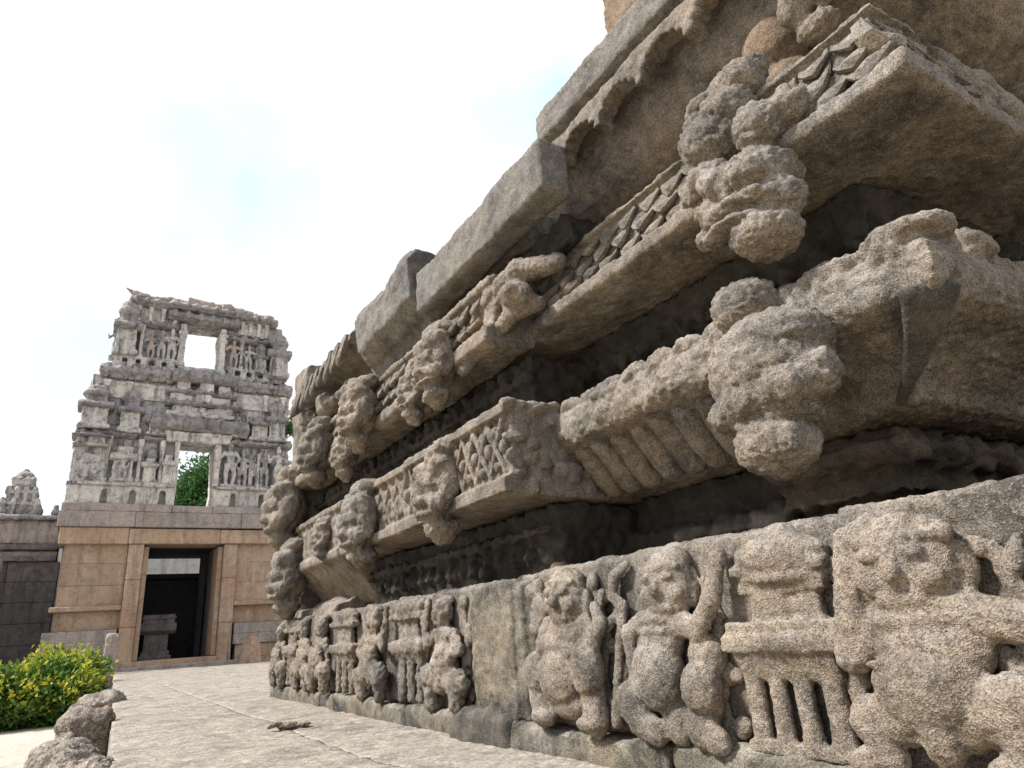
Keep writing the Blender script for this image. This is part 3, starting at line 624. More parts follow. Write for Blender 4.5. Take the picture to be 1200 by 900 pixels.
# near eave
S = WS(NX); sweep(S, [(-1.4, 3.56), (-.03, 3.51), (0, 3.49), (.0, 3.295), (-.03, 3.275), (-.09, 3.265), (-.09, 3.205), (-.1, 3.15), (-1.4, 3.1)], [(NX, 2.83), (NX, .45), (4.5, .45)])
tbc('eave_slab', S, .014, M_SLAB, layers=ROUGH)
S = WS(NX); sweep(S, [(-1.4, 3.20), (-.05, 3.20), (.0, 3.175), (.0, 3.155), (-.09, 3.16), (-.14, 3.20), (-.19, 3.12), (-.22, 2.98), (-.27, 2.86), (-.36, 2.78), (-.5, 2.72), (-1.4, 2.7)], [(NX, 3.3), (NX, .45), (4.5, .45)])
per = .345
for k in range(10):
    yc = 3.3 - per * (k + .5)
    for i in range(9):
        t = (i - 4) / 4; zlow = 3.125 - .125 * abs(t) ** 2.4
        S.b(yc + (t - .14) * per / 2, yc + (t + .14) * per / 2, zlow, 3.19, -.10, .01)
eave = tbc('scalloped_eave', S, .011, M_GRAN, layers=((3, .012, 0), (12, .008, 0), (34, .005, 0), (75, .0028, 0)), smooth=1); eave['label'] = 'curved eave with a scalloped lip and tan underside'
# carving in the neck above the scaled band, and reddish blocks on top
S = Shape((2.32, 1.36, 2.72), U=(0, 1, 0), V=(0, 0, 1), O=(-1, 0, 0)); S.e(0, .1, 0, .14, .15, .13); S.e(.0, -.1, -.02, .15, .1, .12)
tbc('neck_knob', S, .012, M_RED, layers=((7, .008, 0), (40, .004, 0)))
S = Shape((2.2, 1.10, 2.78), U=(0, 1, 0), V=(0, 0, 1), O=(-1, 0, 0)); S.e(0, .14, 0, .09, .11, .1); S.e(.05, .0, .02, .06, .09, .08); S.e(-.06, .02, .0, .07, .08, .08); S.e(0, -.12, -.02, .09, .06, .07)
tbc('neck_carving', S, .010, M_GRAN, layers=LUMPY)
for y0, y1, z0, z1, x in [(1.45, 2.16, 3.54, 3.86, 2.12), (.5, 1.44, 3.54, 3.88, 2.13), (1.5, 2.1, 3.865, 4.2, 2.18), (.4, 1.49, 3.885, 4.25, 2.17)]:
    S = WS(x); S.b(y0, y1, z0, z1, -.7, 0); tbc('wall_block', S, .02, M_RED, layers=ROUGH)
# ================================================================== GATEWAY TOWER
GX, GY = 2.42, 24.0
GT = thing('gateway_tower', 'ruined pale gateway tower with two see-through windows above a red-brown stone doorway', 'gateway tower', (GX, GY, 0))
GTI = Matrix.Translation((-GX, -GY, 0))
def GS(y=GY): return Shape((0, y, 0), U=(1, 0, 0), V=(0, 0, 1), O=(0, -1, 0))
def own(o, lab=None):
    o.parent = GT; o.matrix_parent_inverse = GTI
    if lab: o['label'] = lab
    return o
FAR = ((1.1, .03, 0), (4, .024, 0), (9, .010, 1), (16, .008, 0))
FARC = ((1.1, .03, 0), (4, .026, 0), (10, .012, 1))
def gc(name, S, vox, mat, lab=None, lay=FAR, smooth=1): return own(carve(name, S, vox, mat, None, layers=lay, smooth=smooth), lab)
def gb(name, x0, x1, z0, z1, y0, y1, mat, c=.02): return own(block(name, x0, x1, y0, y1, z0, z1, mat, None, c))
jr = lambda a: RNG.uniform(-a, a)
# base: coursed blocks either side of the doorway
def courses(x0, x1, zs, widths, yf, mat=M_TBASE, depth=.5, name='stone_block'):
    for i in range(len(zs) - 1):
        n = max(1, int(round((x1 - x0) / widths[i % len(widths)]))); e = [x0] + sorted(x0 + (x1 - x0) * (k + RNG.uniform(-.22, .22)) / n for k in range(1, n)) + [x1]
        for k in range(n): gb(name, e[k] + .002, e[k + 1] - .002, zs[i] + .002, zs[i + 1] - .002, yf + jr(.006), yf + depth, mat, .007)
for L, x0, x1 in ((1, -.80, .84), (0, 3.97, 5.62)):
    courses(x0 + (.0 if L else 0), x1 - (0 if L else .0), [1.85, 2.42, 3.05, 3.84], [2.2, 1.2, 2.0], GY + .12)
    courses(x0 - .02 * L, x1 + .02, [1.18, 1.70], [1.3], GY + .22)
    gb('ledge_slab', x0 - (.14 if L else -.0), x1 + (0 if L else .14), 1.70, 1.845, GY - .02, GY + .6, M_TBASE)
    courses(x0 - (.22 if L else -.04), x1 + (-.04 if L else .22), [.55, .86, 1.17], [2.2, 1.9], GY - .10, M_TGREY)
    courses(x0 - (.30 if L else -.12), x1 + (-.12 if L else .30), [-.55, .16, .54], [1.2, 1.0], GY - .02, M_TBASE)
# jambs and lintel bands
for x0, x1 in ((.85, 1.27), (3.56, 3.96)):
    for z0, z1 in ((.02, 1.2), (1.2, 2.55), (2.55, 3.60)): gb('door_jamb', x0, x1, z0 + .003, z1 - .003, GY - .02 + jr(.006), GY + .9, M_TBASE)
for x0, x1 in ((1.275, 1.42), (3.41, 3.555)): gb('inner_jamb', x0, x1, .26, 3.55, GY + .16, GY + 1.2, M_TBASE)
gb('threshold', 1.0, 3.85, -.02, .25, GY - .12, GY + 1.1, M_TBASE); gb('door_step', .7, 4.15, -.2, .10, GY - .36, GY - .125, M_TGREY)
gb('door_lintel', .82, 3.4, 3.605, 4.07, GY - .05, GY + 1.0, M_RED if False else M_TBASE); gb('door_lintel', 3.41, 5.58, 3.62, 4.06, GY - .04, GY + 1.0, M_TBASE); gb('wall_band', -.97, .81, 3.60, 4.09, GY - .06, GY + 1.0, M_TBASE)
for x0, x1 in ((-1.06, .93), (.94, 4.0), (4.01, 5.66)): gb('grey_band', x0, x1, 4.10, 4.56 + jr(.01), GY - .13 + jr(.01), GY + 1.2, M_TGREY)
for x0, x1 in ((-1.02, 1.92), (1.93, 3.1), (3.11, 5.62)): gb('grey_band', x0, x1, 4.565, 4.80 + jr(.015), GY - .10 + jr(.01), GY + 1.2, M_TGREY)
# passage walls and the dark hall behind
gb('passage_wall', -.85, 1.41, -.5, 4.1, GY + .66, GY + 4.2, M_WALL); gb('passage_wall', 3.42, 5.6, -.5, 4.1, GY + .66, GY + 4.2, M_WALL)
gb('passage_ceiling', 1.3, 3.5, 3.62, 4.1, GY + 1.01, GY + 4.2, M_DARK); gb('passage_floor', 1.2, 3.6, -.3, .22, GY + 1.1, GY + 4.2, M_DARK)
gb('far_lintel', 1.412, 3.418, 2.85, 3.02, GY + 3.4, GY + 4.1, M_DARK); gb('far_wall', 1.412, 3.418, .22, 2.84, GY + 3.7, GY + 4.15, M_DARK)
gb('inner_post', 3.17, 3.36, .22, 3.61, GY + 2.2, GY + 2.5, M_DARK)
# upper tiers -----------------------------------------------------------
def seg_holes(name, x0, x1, z0, z1, yf, yb, holes, mat, hw=.085):
    S = GS(0); x = x0
    for h in holes: S.b(x, h - hw, z0, z1, -yb, -yf); S.b(h - hw - .02, h + hw + .02, z0, z1, -yb, -yf - .28); S.b(h - hw - .02, h + hw + .02, z1 - .12, z1, -yb, -yf); x = h + hw
    S.b(x, x1, z0, z1, -yb, -yf); return gc(name, S, .042, mat)
Y1 = GY + .05
seg_holes('tier_plinth', -.97, 1.93, 4.79, 5.38, Y1, Y1 + 1.3, [.02, .78, 1.62], M_STUCW); seg_holes('tier_plinth', 3.08, 5.55, 4.79, 5.38, Y1, Y1 + 1.3, [3.72, 4.62, 5.2], M_STUCW)
for x0, x1 in ((-1.0, 1.93), (3.06, 5.58)):
    S = GS(0); S.b(x0, x1, 5.36, 5.47, -Y1 - 1.2, -Y1 + .09); gc('ledge_slab', S, .04, M_STUC)
# wall of the first tier
S = GS(0); S.b(-.75, 1.88, 5.4, 8.9, -Y1 - 1.3, -Y1 - .25); gc('tier_wall', S, .06, M_STUC)
S = GS(0); S.b(3.12, 5.45, 5.4, 8.9, -Y1 - 1.3, -Y1 - .25); gc('tier_wall', S, .06, M_STUC)
S = GS(0); S.b(1.6, 3.4, 6.84, 8.9, -Y1 - 1.3, -Y1 - .30); gc('tier_wall', S, .06, M_STUC)
# window frame 1
S = GS(0); S.b(1.84, 1.985, 4.79, 6.84, -Y1 - 1.2, -Y1 + .02); gc('window_jamb', S, .04, M_STUCW); S = GS(0); S.b(3.06, 3.24, 4.79, 6.84, -Y1 - 1.2, -Y1 + .02); gc('window_jamb', S, .04, M_STUCW)
S = GS(0); S.b(1.55, 3.5, 6.83, 6.99, -Y1 - 1.2, -Y1 + .08); S.b(1.5, 3.55, 7.03, 7.14, -Y1 - 1.2, -Y1 + .14); gc('window_lintel', S, .035, M_STUCW, lay=FAR)
def slabrow(name, x0, x1, z0, z1, o, mat, y=Y1, ov=.1, vox=.04, teeth=0, lay=FARC):
    S = GS(y); S.prism([(-1.0, z0), (o - ov, z0), (o, z0 + (z1 - z0) * .35), (o, z0 + (z1 - z0) * .6), (o - ov * .9, z1), (-1.0, z1)], x0, x1)
    if teeth:
        n = int((x1 - x0) / teeth)
        for k in range(n): u = x0 + (k + .5) * (x1 - x0) / n; S.b(u - teeth * .28, u + teeth * .28, z0 - .09, z0 + .03, -.6, o - ov * .7)
    u = x0 + .2
    while u < x1 - .1:                                   # little arched bosses and stumps along the cornice
        h = z1 - z0; S.e(u, z0 + h * .5, o - .02, .10, h * .42, .09); S.e(u + RNG.uniform(-.05, .05), z1 + .02, o - ov * .9, RNG.uniform(.05, .11), RNG.uniform(.04, .10), .08); u += RNG.uniform(.28, .5)
    return gc(name, S, vox, mat, lay=lay)
def pilaster(x, z0, z1, w, y, o=.0, mat=M_STUCW, d=.16):
    S = GS(y); h = z1 - z0
    S.b(x - w * .36, x + w * .36, z0, z1, -.3, o + d * .55); S.b(x - w * .5, x + w * .5, z0, z0 + h * .1, -.3, o + d); S.b(x - w * .42, x + w * .42, z0 + h * .66, z0 + h * .72, -.3, o + d * .8)
    S.frus(x, z0 + h * .72, z0 + h * .86, o, w * .62, w * 1.0, d * 1.2, d * 2); S.b(x - w * .55, x + w * .55, z1 - h * .12, z1, -.3, o + d)
    return gc('pilaster', S, .032, mat, lay=((4, .014, 0), (12, .010, 0)))
def kuta(x, z0, h, w, y, o=.1, mat=M_STUC, dome=True):
    S = GS(y)
    S.b(x - w * .55, x + w * .55, z0, z0 + h * .09, -.4, o + w * .42); S.b(x - w * .44, x + w * .44, z0 + h * .08, z0 + h * .45, -.4, o + w * .3)
    for k in (-1, -.0, 1): S.b(x + k * w * .37 - w * .07, x + k * w * .37 + w * .07, z0 + h * .1, z0 + h * .44, -.3, o + w * .38)
    b = gc('miniature_shrine', S, .032, mat, lay=((4, .016, 0), (12, .012, 0)))
    S = GS(y); S.prism([(-.4, z0 + h * .43), (o + w * .38, z0 + h * .43), (o + w * .58, z0 + h * .47), (o + w * .56, z0 + h * .51), (o + w * .3, z0 + h * .58), (-.4, z0 + h * .58)], x - w * .62, x + w * .62); S.b(x - w * .36, x + w * .36, z0 + h * .56, z0 + h * .72, -.4, o + w * .24)
    c = carve('shrine_cornice', S, .032, M_CORN if mat is M_STUC else mat, None, layers=((4, .02, 0), (12, .014, 1)), smooth=1); c.parent = b
    c.matrix_parent_inverse = Matrix.Identity(4)
    if dome:
        S = GS(y); S.e(x, z0 + h * .76, o - .03, w * .52, h * .11, w * .45); S.e(x, z0 + h * .86, o - .03, w * .38, h * .10, w * .34); S.e(x, z0 + h * .98, o - .03, w * .12, h * .06, w * .12)
        d = carve('shrine_dome', S, .032, M_CORN, None, layers=((4, .02, 0), (12, .014, 1)), smooth=1); d.parent = b; d.matrix_parent_inverse = Matrix.Identity(4)
    return b
def statue(x, z0, h, y, o=.12, mat=M_STUC, bend=1):
    S = GS(y); q = lambda a: x + a * h * bend; Z = lambda a: z0 + a * h
    S.e(x, Z(.88), o, .062 * h, .085 * h, .07 * h); S.e(x, Z(.97), o - .02, .05 * h, .06 * h, .05 * h); S.e(x, Z(.70), o, .115 * h, .09 * h, .08 * h); S.e(q(.01), Z(.57), o, .08 * h, .09 * h, .07 * h); S.e(q(.02), Z(.47), o, .105 * h, .07 * h, .08 * h)
    S.chain([(q(-.12), Z(.74), o), (q(-.22), Z(.60), o + .03), (q(-.26), Z(.78), o)], [.045 * h, .035 * h, .03 * h]); S.chain([(q(.12), Z(.74), o), (q(.21), Z(.6), o + .02), (q(.12), Z(.47), o + .05)], [.045 * h, .035 * h, .03 * h])
    S.chain([(q(-.05), Z(.46), o), (q(-.07), Z(.25), o + .02), (q(-.06), Z(.03), o)], [.07 * h, .052 * h, .04 * h]); S.chain([(q(.07), Z(.46), o), (q(.10), Z(.25), o + .04), (q(.07), Z(.03), o)], [.07 * h, .052 * h, .04 * h])
    S.b(x - .17 * h, x + .17 * h, z0 - .02, Z(.04), -.3, o + .07)
    return gc('stucco_statue', S, .026, mat, lay=((5, .012, 0), (16, .010, 0)))
yw = Y1 + .25
# row of figures and pilasters either side of the lower window
S = GS(0); S.b(-.95, -.05, 5.44, 6.55, -Y1 - 1.2, -Y1 - .02); S.b(-.72, -.22, 5.6, 6.3, -Y1 - 1, -Y1 + .05); gc('corner_pier', S, .04, M_STUC)
S = GS(0); S.b(4.85, 5.52, 5.44, 6.4, -Y1 - 1.2, -Y1 - .12); gc('corner_pier', S, .04, M_STUC)
kuta(.42, 5.46, 1.55, .62, yw, .1, M_STUCW, False); statue(.42, 5.5, .85, yw - .22)
kuta(1.18, 5.46, 1.15, .40, yw, .12, M_STUCW); pilaster(.86, 5.46, 6.85, .16, yw, .1); pilaster(1.48, 5.46, 6.85, .15, yw, .1); kuta(1.70, 5.46, 1.3, .34, yw, .14, M_STUCW, False); pilaster(-.05, 5.46, 6.9, .2, yw, .12)
statue(3.55, 5.48, 1.5, yw, .2, M_STUC); statue(3.98, 5.48, 1.25, yw, .14, M_STUC, -1); pilaster(4.22, 5.46, 6.6, .13, yw, .14); pilaster(4.46, 5.46, 6.6, .13, yw, .14); statue(4.7, 5.48, 1.3, yw, .15, M_STUC, -1); statue(5.08, 5.48, 1.35, yw - .35, .1, M_STUC); statue(5.36, 5.48, 1.2, yw - .3, .06, M_STUC, -1); statue(4.33, 5.48, 1.05, yw, .16, M_STUC, 1)
# first cornice
slabrow('cornice_slab', -.98, .75, 6.85, 7.08, .28, M_CORN, yw, .22); slabrow('cornice_slab', .76, 1.55, 6.8, 7.02, .2, M_CORN, yw, .16); slabrow('cornice_slab', 3.5, 5.55, 6.85, 7.06, .3, M_CORN, yw, .2)
slabrow('lintel_slab', 1.05, 4.05, 7.16, 7.66, .52, M_CORN, yw, .2)
# second row: miniature shrines
kuta(-.52, 7.05, 1.5, .80, yw, .12); kuta(-.52, 6.5, .6, .86, yw, .16, M_STUC, False); kuta(.46, 7.0, 1.45, .62, yw, .16); kuta(1.28, 7.0, .85, .62, yw, .08, M_STUC, False); kuta(4.42, 7.05, 1.15, .6, yw, .12, M_STUC, False); kuta(5.0, 7.05, 1.5, .62, yw, .16); kuta(3.75, 7.1, .75, .5, yw, .15, M_STUC, False)
# stepped centre over the window
S = GS(yw); S.b(1.45, 3.75, 7.64, 7.80, -.5, .42); S.b(1.62, 3.55, 7.80, 8.02, -.5, .30)
for u in (1.75, 2.1, 2.55, 3.0, 3.4): S.b(u - .1, u + .1, 7.80, 8.03, -.3, .36)
gc('centre_step', S, .036, M_STUC, lay=FARC)
slabrow('centre_cornice', 1.4, 3.8, 8.02, 8.17, .46, M_CORN, yw, .14); S = GS(yw); S.b(1.7, 3.4, 8.17, 8.42, -.5, .26); S.b(1.55, 1.95, 8.16, 8.5, -.5, .32); S.b(2.3, 2.8, 8.16, 8.5, -.5, .36); gc('centre_step', S, .036, M_STUCW)
slabrow('centre_cornice', 1.38, 3.62, 8.42, 8.55, .44, M_CORN, yw, .14)
S = GS(yw); S.b(1.72, 2.1, 8.55, 8.86, -.5, .3); S.b(2.4, 2.85, 8.55, 8.86, -.5, .34); S.b(3.0, 3.4, 8.5, 8.86, -.5, .24); gc('centre_block', S, .036, M_STUCW)
# plain pale wall and dentilled cornice
for x0, x1 in ((-.42, 1.6), (3.5, 5.3)):
    S = GS(yw); S.b(x0, x1, 8.15, 8.72, -.5, .06); S.b(x0, x1, 8.60, 8.66, -.5, .11); gc('plain_wall', S, .04, M_STUCW)
    for u in ((x0 + .12, x0 + .75) if x0 < 0 else (x1 - .12, x1 - .7)): pilaster(u, 8.12, 8.7, .2, yw, .06)
slabrow('dentil_cornice', -.56, 1.62, 8.86, 9.20, .30, M_CORN, yw, .16, .032, .13); slabrow('dentil_cornice', 3.48, 5.50, 8.84, 9.16, .30, M_CORN, yw, .16, .032, .13); slabrow('centre_cornice', 1.55, 3.55, 8.84, 9.22, .5, M_CORN, yw, .16)
# side profile of the first tier
for x, sgn in ((-.62, -1), (5.3, 1)):
    S = Shape((x, yw + .3, 0), U=(0, 1, 0), V=(0, 0, 1), O=(sgn, 0, 0)); S.b(-.2, .7, 7.0, 8.6, -.4, .08); S.b(-.3, .8, 7.45, 7.6, -.4, .2); S.b(-.3, .8, 8.15, 8.32, -.4, .2); S.e(.1, 8.7, .0, .3, .18, .18); gc('side_shrine', S, .04, M_STUC, lay=FARC)
# second tier
Y2 = GY + .36
S = GS(Y2); S.b(-.25, 1.72, 9.1, 11.4, -1.0, -.1); gc('tier_wall', S, .06, M_STUC); S = GS(Y2); S.b(3.05, 5.1, 9.1, 11.4, -1.0, -.1); gc('tier_wall', S, .06, M_STUC); S = GS(Y2); S.b(1.5, 3.3, 11.06, 11.5, -1.0, -.05); gc('tier_wall', S, .06, M_STUC)
S = GS(Y2); S.b(1.70, 3.2, 9.1, 9.47, -1.0, .16); gc('window_sill', S, .04, M_STUCW)
S = GS(Y2); S.b(1.62, 1.84, 9.45, 11.0, -.95, .12); S.b(1.58, 1.88, 9.45, 9.6, -.9, .16); S.b(1.58, 1.88, 10.6, 10.72, -.9, .18); gc('window_jamb', S, .04, M_STUCW); S = GS(Y2); S.b(2.93, 3.15, 9.45, 11.0, -.95, .12); S.b(2.89, 3.2, 10.5, 10.58, -.9, .2); S.b(2.89, 3.2, 10.68, 10.78, -.9, .2); gc('window_jamb', S, .04, M_STUCW)
slabrow('window_lintel', 1.2, 3.55, 11.06, 11.42, .34, M_CORN, Y2, .2)
for x0, x1 in ((-.3, 1.65), (3.2, 5.15)):
    S = GS(Y2); S.b(x0, x1, 9.18, 9.36, -.6, .12); 
    for k in range(5): u = x0 + (k + .5) * (x1 - x0) / 5; S.b(u - .11, u + .11, 9.18, 9.5, -.5, .2)
    S.b(x0, x1, 9.5, 9.58, -.6, .22); gc('tier_plinth', S, .034, M_STUC)
kuta(.05, 9.55, 2.05, .66, Y2, .1); pilaster(.50, 9.55, 10.75, .15, Y2, .05, M_STUC); statue(.80, 9.58, .95, Y2, .08, M_TGREY); statue(1.13, 9.58, 1.05, Y2, .1, M_STUC, -1); statue(1.42, 9.58, 1.15, Y2, .12); statue(-.22, 9.5, 1.0, Y2, .1)
statue(3.42, 9.58, 1.1, Y2, .1, M_TGREY); pilaster(3.68, 9.55, 10.7, .14, Y2, .06, M_STUC); statue(3.95, 9.58, .95, Y2, .1, M_STUC, -1); kuta(4.35, 9.5, 1.2, .42, Y2, .1); kuta(4.95, 9.35, 1.75, .66, Y2, .26)
slabrow('cornice_slab', -.3, 1.6, 10.72, 10.9, .2, M_CORN, Y2, .14); slabrow('cornice_slab', 3.2, 4.7, 10.6, 10.78, .2, M_CORN, Y2, .14)
for x0, x1 in ((.2, 1.55), (3.55, 4.62)):
    S = GS(Y2); S.b(x0, x1, 10.88, 11.42, -.5, .0); gc('plain_wall', S, .04, M_STUCW)
    for k in range(4): pilaster(x0 + .1 + k * (x1 - x0 - .2) / 3, 10.88, 11.42, .17, Y2, .0)
slabrow('top_cornice', .02, 2.05, 11.40, 11.72, .34, M_CORN, Y2, .22); slabrow('top_cornice', 2.06, 4.86, 11.36, 11.66, .34, M_CORN, Y2, .22); slabrow('top_cornice', 1.2, 3.3, 11.42, 11.62, .5, M_CORN, Y2, .16)
def ragged(x0, x1, z, h, seed):
    r = random.Random(seed); S = GS(Y2); x = x0
    while x < x1:
        w = r.uniform(.18, .42); S.b(x, min(x + w + .02, x1), z - .05, z + h * r.uniform(.35, 1.0), -.75 + r.uniform(0, .2), .18 + r.uniform(-.12, .12)); x += w
    return gc('broken_capping', S, .034, M_TGREY, lay=((2, .04, 0), (7, .03, 0), (16, .014, 0)))
ragged(.05, 1.75, 11.72, .2, 1); ragged(1.8, 3.3, 11.68, .34, 2); ragged(3.3, 4.7, 11.64, .18, 5)
S = GS(Y2); S.chain([(.22, 11.86, -.1), (-.02, 11.92, .0), (-.14, 11.98, .05)], [.09, .06, .03]); gc('broken_capping', S, .03, M_CORN)
# the upper tiers stand a little taller
for o in list(GT.children_recursive):
    for v in o.data.vertices:
        if v.co.z > 4.8: v.co.z = 4.8 + (v.co.z - 4.8) * 1.035
# ================================================================== THINGS ROUND THE TOWER
def solo(name, S, vox, mat, label, cat, lay=FAR, group=None):
    return tag(carve(name, S, vox, mat, None, layers=lay), label, cat, group)
# carved pedestal in the doorway
PED = thing('pedestal', 'carved stone pedestal standing in the dark doorway', 'pedestal', (1.95, GY + 1.7, .22))
PI_ = Matrix.Translation((-1.95, -GY - 1.7, -.22))
def pc(name, S, mat):
    o = carve(name, S, .02, mat, None, layers=((5, .01, 0), (20, .006, 0))); o.parent = PED; o.matrix_parent_inverse = PI_; return o
S = GS(GY + 1.7); S.b(1.50, 2.42, .22, .36, -.45, .45); S.b(1.56, 2.36, .36, .50, -.38, .38); pc('pedestal_foot', S, M_WALL)
S = GS(GY + 1.7); S.b(1.62, 2.30, .50, 1.0, -.3, .3); S.e(1.95, .82, .28, .22, .16, .08)
for k in range(5): S.c((1.68 + k * .13, .55, .3), (1.74 + k * .11, .98, .3), .03)
pc('pedestal_drum', S, M_WALL)
S = GS(GY + 1.7); S.prism([(-.4, 1.0), (.36, 1.0), (.5, 1.10), (.5, 1.26), (.42, 1.32), (-.4, 1.32)], 1.46, 2.50); S.b(1.54, 2.44, 1.32, 1.58, -.4, .4); S.b(1.5, 2.48, 1.44, 1.5, -.44, .44); pc('pedestal_top', S, M_WALL)
# whitewashed wall seen through the gap over the far lintel
o = link('courtyard_wall', mesh_np('courtyard_wall', *cham(-1.5, 6.5, 31, 31.4, -.5, 4.6, .02)), M_WHITE); tag(o, 'streaky whitewashed wall glimpsed through the top of the doorway', 'wall')
# enclosure wall on the left with its coping, and the small shrine tower on it
EW = thing('enclosure_wall', 'dark grey coursed stone wall left of the gateway tower', 'wall', (-3.5, 25.6, -.5)); EWI = Matrix.Translation((3.5, -25.6, .5))
def ew(o): o.parent = EW; o.matrix_parent_inverse = EWI; return o
zs = [-.55, .25, .9, 1.5, 2.1, 2.7, 3.3]
for i in range(6):
    e = np.linspace(-7.5, -.9, 5 + i % 2)
    for k in range(len(e) - 1): ew(block('stone_block', e[k] + .005, e[k + 1] - .005, 25.6 + jr(.02) + .03 * i, 26.4, zs[i] + .004, zs[i + 1] - .004, M_WALL, None, .015))
for z0, z1, o_, m in ((3.3, 3.45, .10, M_WALL), (3.45, 3.62, .0, M_TGREY), (3.62, 3.80, .16, M_WALL), (3.82, 4.55, -.12, M_TGREY), (4.55, 4.70, .14, M_CORN)):
    S = GS(25.7); S.b(-7.5, -1.0, z0, z1, -.7, o_)
    if z1 == 4.55:
        for k in range(22): u = -7.4 + k * .3; S.b(u - .05, u + .05, z0, z1, -.5, o_ + .05)
    ew(carve('wall_moulding', S, .05, m, None, layers=FAR, smooth=1))
for k in range(14):
    u = -7.2 + k * .46; S = GS(25.8); S.e(u, 4.80, 0, .13, .14, .12); S.e(u, 4.97, 0, .07, .08, .07)
    ew(carve('coping_knob', S, .03, M_CORN, None, layers=((6, .03, 0), (16, .012, 0)), smooth=1))
ST = thing('shrine_tower', 'small grey stepped shrine tower with round top above the left wall', 'shrine', (-2.2, 26.3, 4.7)); STI = Matrix.Translation((2.2, -26.3, -4.7))
for nm, w, z0, z1 in (('tower_tier', 1.05, 4.68, 5.12), ('tower_tier', .82, 5.12, 5.5), ('tower_tier', .6, 5.5, 5.82)):
    S = GS(26.3); S.b(-2.2 - w * .42, -2.2 + w * .42, z0, z1, -w * .42, w * .42); S.b(-2.2 - w * .52, -2.2 + w * .52, z1 - .1, z1, -w * .5, w * .5)
    for k in (-1, -.33, .33, 1): S.b(-2.2 + k * w * .4 - .05, -2.2 + k * w * .4 + .05, z0, z1 + .05, -.3, w * .5); S.e(-2.2 + k * w * .42, z1 + .05, w * .4, .085, .1, .085)
    o = carve(nm, S, .022, M_STUC, None, layers=((5, .012, 0), (16, .008, 0)), smooth=0); o.parent = ST; o.matrix_parent_inverse = STI
S = GS(26.3); S.e(-2.2, 5.98, 0, .26, .19, .26); S.e(-2.2, 6.17, 0, .1, .1, .1); o = carve('tower_dome', S, .025, M_CORN, None, layers=((5, .02, 0), (14, .012, 0)), smooth=1); o.parent = ST; o.matrix_parent_inverse = STI
# near return wall at the picture's left edge
RW = thing('side_wall', 'pale coped wall end at the far left beyond the bushes', 'wall', (-3.0, 23, -.5)); RWI = Matrix.Translation((3.0, -23, .5))
for z0, z1, x1 in ((-.5, 1.0, -2.42), (1.0, 2.2, -2.40), (2.2, 2.95, -2.42), (2.95, 3.3, -2.30)):
    o = block('stone_block', -4.2, x1, 22.4, 25.3, z0 + .004, z1 - .004, M_TGREY, None, .02); o.parent = RW; o.matrix_parent_inverse = RWI
# stub post and leaning stones
p = at(127, 785, y=22.5); S = Shape((p[0], 22.5, 0)); S.prism([(-.14, -.55), (.14, -.55), (.13, .95), (.05, 1.02), (-.13, .98)], -.15, .15); S.e(0, .98, 0, .14, .06, .13)
solo('stone_post', S, .022, M_TGREY, 'short grey stone post in front of the gateway left of its steps', 'post', ((3, .02, 0), (12, .01, 0)))
p = at(292, 782, y=22.9); S = Shape((p[0], 22.9, 0)); S.frus(0, -.05, .62, 0, .62, .44, .3, .22); S.e(.05, .62, 0, .2, .12, .12); S.e(-.12, .5, 0, .12, .12, .12)
solo('leaning_slab', S, .024, M_TBASE, 'worn brown stone slab leaning against the gateway right of the door', 'stone', ((3, .03, 0), (10, .015, 0)))
# ------------------------------------------------------------------ edge boulders
BL = ((2.2, .05, 0), (7, .035, 0), (14, .012, 1), (20, .008, 0), (60, .003, 0))
def boulder(parts, label, vox):
    S = Shape((0, 0, 0), U=(1, 0, 0), V=(0, 0, 1), O=(0, 1, 0))
    for (x, z, y, rx, rz, ry) in parts: S.e(x, z, y, rx, rz, ry)
    return solo('edge_boulder', S, vox, M_ROCK, label, 'boulder', BL, 'rough stones along the edge of the path')
def bl(px, py, y): q = at(px, py, y=y); return q[0], q[2]
x, z = bl(92, 868, 4.6); boulder([(x, z - .24, 4.6, .19, .24, .45), (x - .08, z - .2, 4.9, .15, .17, .35), (x + .07, z - .2, 4.3, .13, .17, .35)], 'pinkish grey edge stone nearest the camera, cut by the bottom of the photo', .014)
x, z = bl(104, 824, 6.9); boulder([(x, z - .19, 6.9, .185, .19, .2), (x + .1, z - .14, 6.85, .10, .13, .15), (x - .08, z - .27, 6.8, .11, .09, .15), (x + .04, z - .42, 6.9, .17, .2, .2)], 'rounded edge stone with a hollow, middle of the three by the path', .014)
x, z = bl(122, 810, 9.6); boulder([(x + .05, z - .10, 9.6, .17, .10, .3), (x - .12, z - .16, 9.7, .15, .11, .3), (x, z - .4, 9.7, .26, .25, .4)], 'low pale edge stone next to the bushes, farthest of the three', .018)
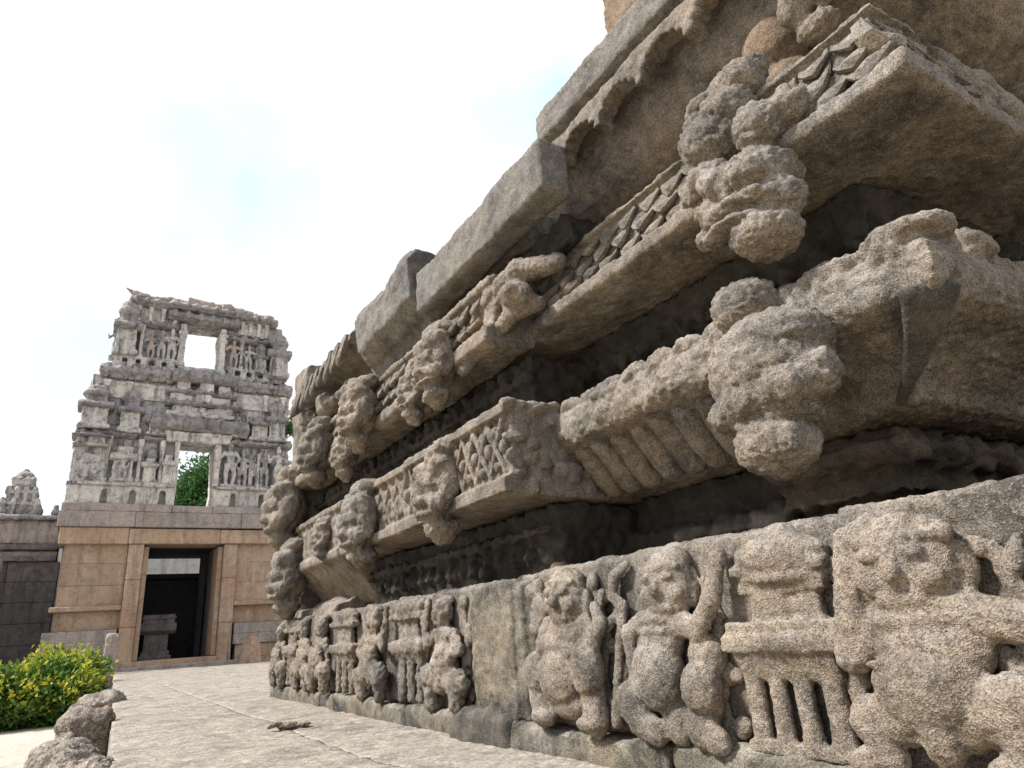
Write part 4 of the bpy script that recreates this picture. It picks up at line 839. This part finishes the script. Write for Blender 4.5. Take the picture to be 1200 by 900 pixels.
# ------------------------------------------------------------------ foliage
def leaves(name, cen, n, size, mat, parent, rr, seed, up_=.3, shell=.5, clumps=40, aspect=.5):
    r = np.random.default_rng(seed)
    d = r.normal(size=(clumps, 3)); d /= np.linalg.norm(d, axis=1)[:, None]; cc = cen + d * rr * (shell + (1 - shell) * r.random((clumps, 1)))
    ci = r.integers(clumps, size=n); p = cc[ci] + r.normal(size=(n, 3)) * np.array(rr) * .17
    a = r.normal(size=(n, 3)) + (p - cen) / rr * .8 + [0, 0, up_]; a /= np.linalg.norm(a, axis=1)[:, None]
    b = np.cross(a, r.normal(size=(n, 3))); b /= np.linalg.norm(b, axis=1)[:, None]; c = np.cross(a, b)
    L = size * r.uniform(.6, 1.3, (n, 1)); w = L * aspect
    base = p; tip = p + a * L; mid = p + a * L * .5
    v = np.stack([base, mid + b * w * .5 + c * w * .15, tip - c * w * .2, mid - b * w * .5 + c * w * .15], 1).reshape(-1, 3)
    f = [[4 * k, 4 * k + 1, 4 * k + 2, 4 * k + 3] for k in range(n)]
    o = link(name, mesh_np(name, v, f), mat, parent); return o
def shrub(c, rr, n, seed, label, ny):
    T = thing('shrub', label, 'shrub', tuple(c - np.array([0, 0, rr[2]])), 'shrubs beside the path'); inv = Matrix.Translation(-Vector(T.location))
    def own_(o): o.parent = T; o.matrix_parent_inverse = inv; return o
    own_(leaves('foliage', c, n, .105, M_LEAFG, None, np.array(rr), seed, .3, .45, 60))
    o = own_(leaves('young_leaves', c + [0, 0, rr[2] * .25], ny, .105, M_LEAFY, None, np.array(rr) * [1, 1, .85], seed + 1, .6, .8, 46))
    S = Shape((0, 0, 0), U=(1, 0, 0), V=(0, 0, 1), O=(0, 1, 0))
    for k in range(9):
        a = k * .7; S.c((c[0] + .1 * math.cos(a), c[2] - rr[2], c[1] + .1 * math.sin(a)), (c[0] + rr[0] * .7 * math.cos(a), c[2] + rr[2] * .3, c[1] + rr[1] * .7 * math.sin(a)), .022, .01, 6)
    own_(link('stem', mesh_np('stem', np.concatenate(S.v), S.f), M_BARK))
A = np.array
shrub(A([-.30, 14.7, -.06]), (.48, .75, .46), 11000, 3, 'dense yellow tipped shrub at the edge of the path, rightmost', 1500)
shrub(A([-1.10, 14.6, -.12]), (.75, .8, .48), 11000, 5, 'dark green shrub with yellow shoots, left of the densest one', 1500)
shrub(A([-2.2, 14.9, -.1]), (.7, .8, .5), 5000, 8, 'green shrub cut by the left edge of the photo', 1000)
shrub(A([-.32, 16.6, .0]), (.68, .7, .58), 5500, 12, 'taller yellow green shrub behind, below the left side of the gateway', 1500)
# tree behind the tower, seen through the lower window
TR = thing('tree', 'green leafy tree seen through the lower window of the tower', 'tree', (4.3, 33.5, -.5)); TRI = Matrix.Translation((-4.3, -33.5, .5))
S = Shape((0, 0, 0), U=(1, 0, 0), V=(0, 0, 1), O=(0, 1, 0)); S.chain([(4.3, -.5, 33.5), (4.25, 2.5, 33.4), (4.1, 5.0, 33.5), (3.9, 7.0, 33.4)], [.24, .19, .13, .06])
for k in range(10):
    a = k * 1.3; z = 3.8 + .35 * k; S.chain([(4.2, z, 33.45), (4.2 + 1.0 * math.cos(a), z + .7, 33.45 + 1.0 * math.sin(a)), (4.2 + 1.7 * math.cos(a), z + 1.3, 33.45 + 1.6 * math.sin(a))], [.08, .05, .02])
o = link('trunk', mesh_np('trunk', np.concatenate(S.v), S.f), M_BARK); o.parent = TR; o.matrix_parent_inverse = TRI
o = leaves('crown', A([4.2, 33.5, 6.5]), 16000, .20, M_LEAFT, None, A([1.75, 1.6, 2.1]), 21, .1, .35, 90); o.parent = TR; o.matrix_parent_inverse = TRI
# sprig growing out of the tower's right flank
SP = thing('wall_plant', 'small green plant rooted in the right flank of the tower', 'plant', (5.5, GY + .4, 7.5)); o = leaves('leaf_tuft', A([5.58, GY + .3, 7.75]), 260, .14, M_LEAFG, None, A([.2, .2, .35]), 31, .4, .3, 12); o.parent = SP; o.matrix_parent_inverse = Matrix.Translation(-Vector(SP.location))
# small stone chip and crumbs lying on the paving
c0 = at(338, 853, z=0.01); S = Shape(tuple(c0)); S.e(0, .012, 0, .07, .022, .035); S.e(.08, .01, .01, .06, .016, .03); S.c((-.05, .03, 0), (-.12, .02, .02), .016)
solo('stone_chip', S, .008, M_ROCK, 'small dark stone chip lying alone on the pale paving', 'stone', ((20, .008, 0), (60, .004, 0)))
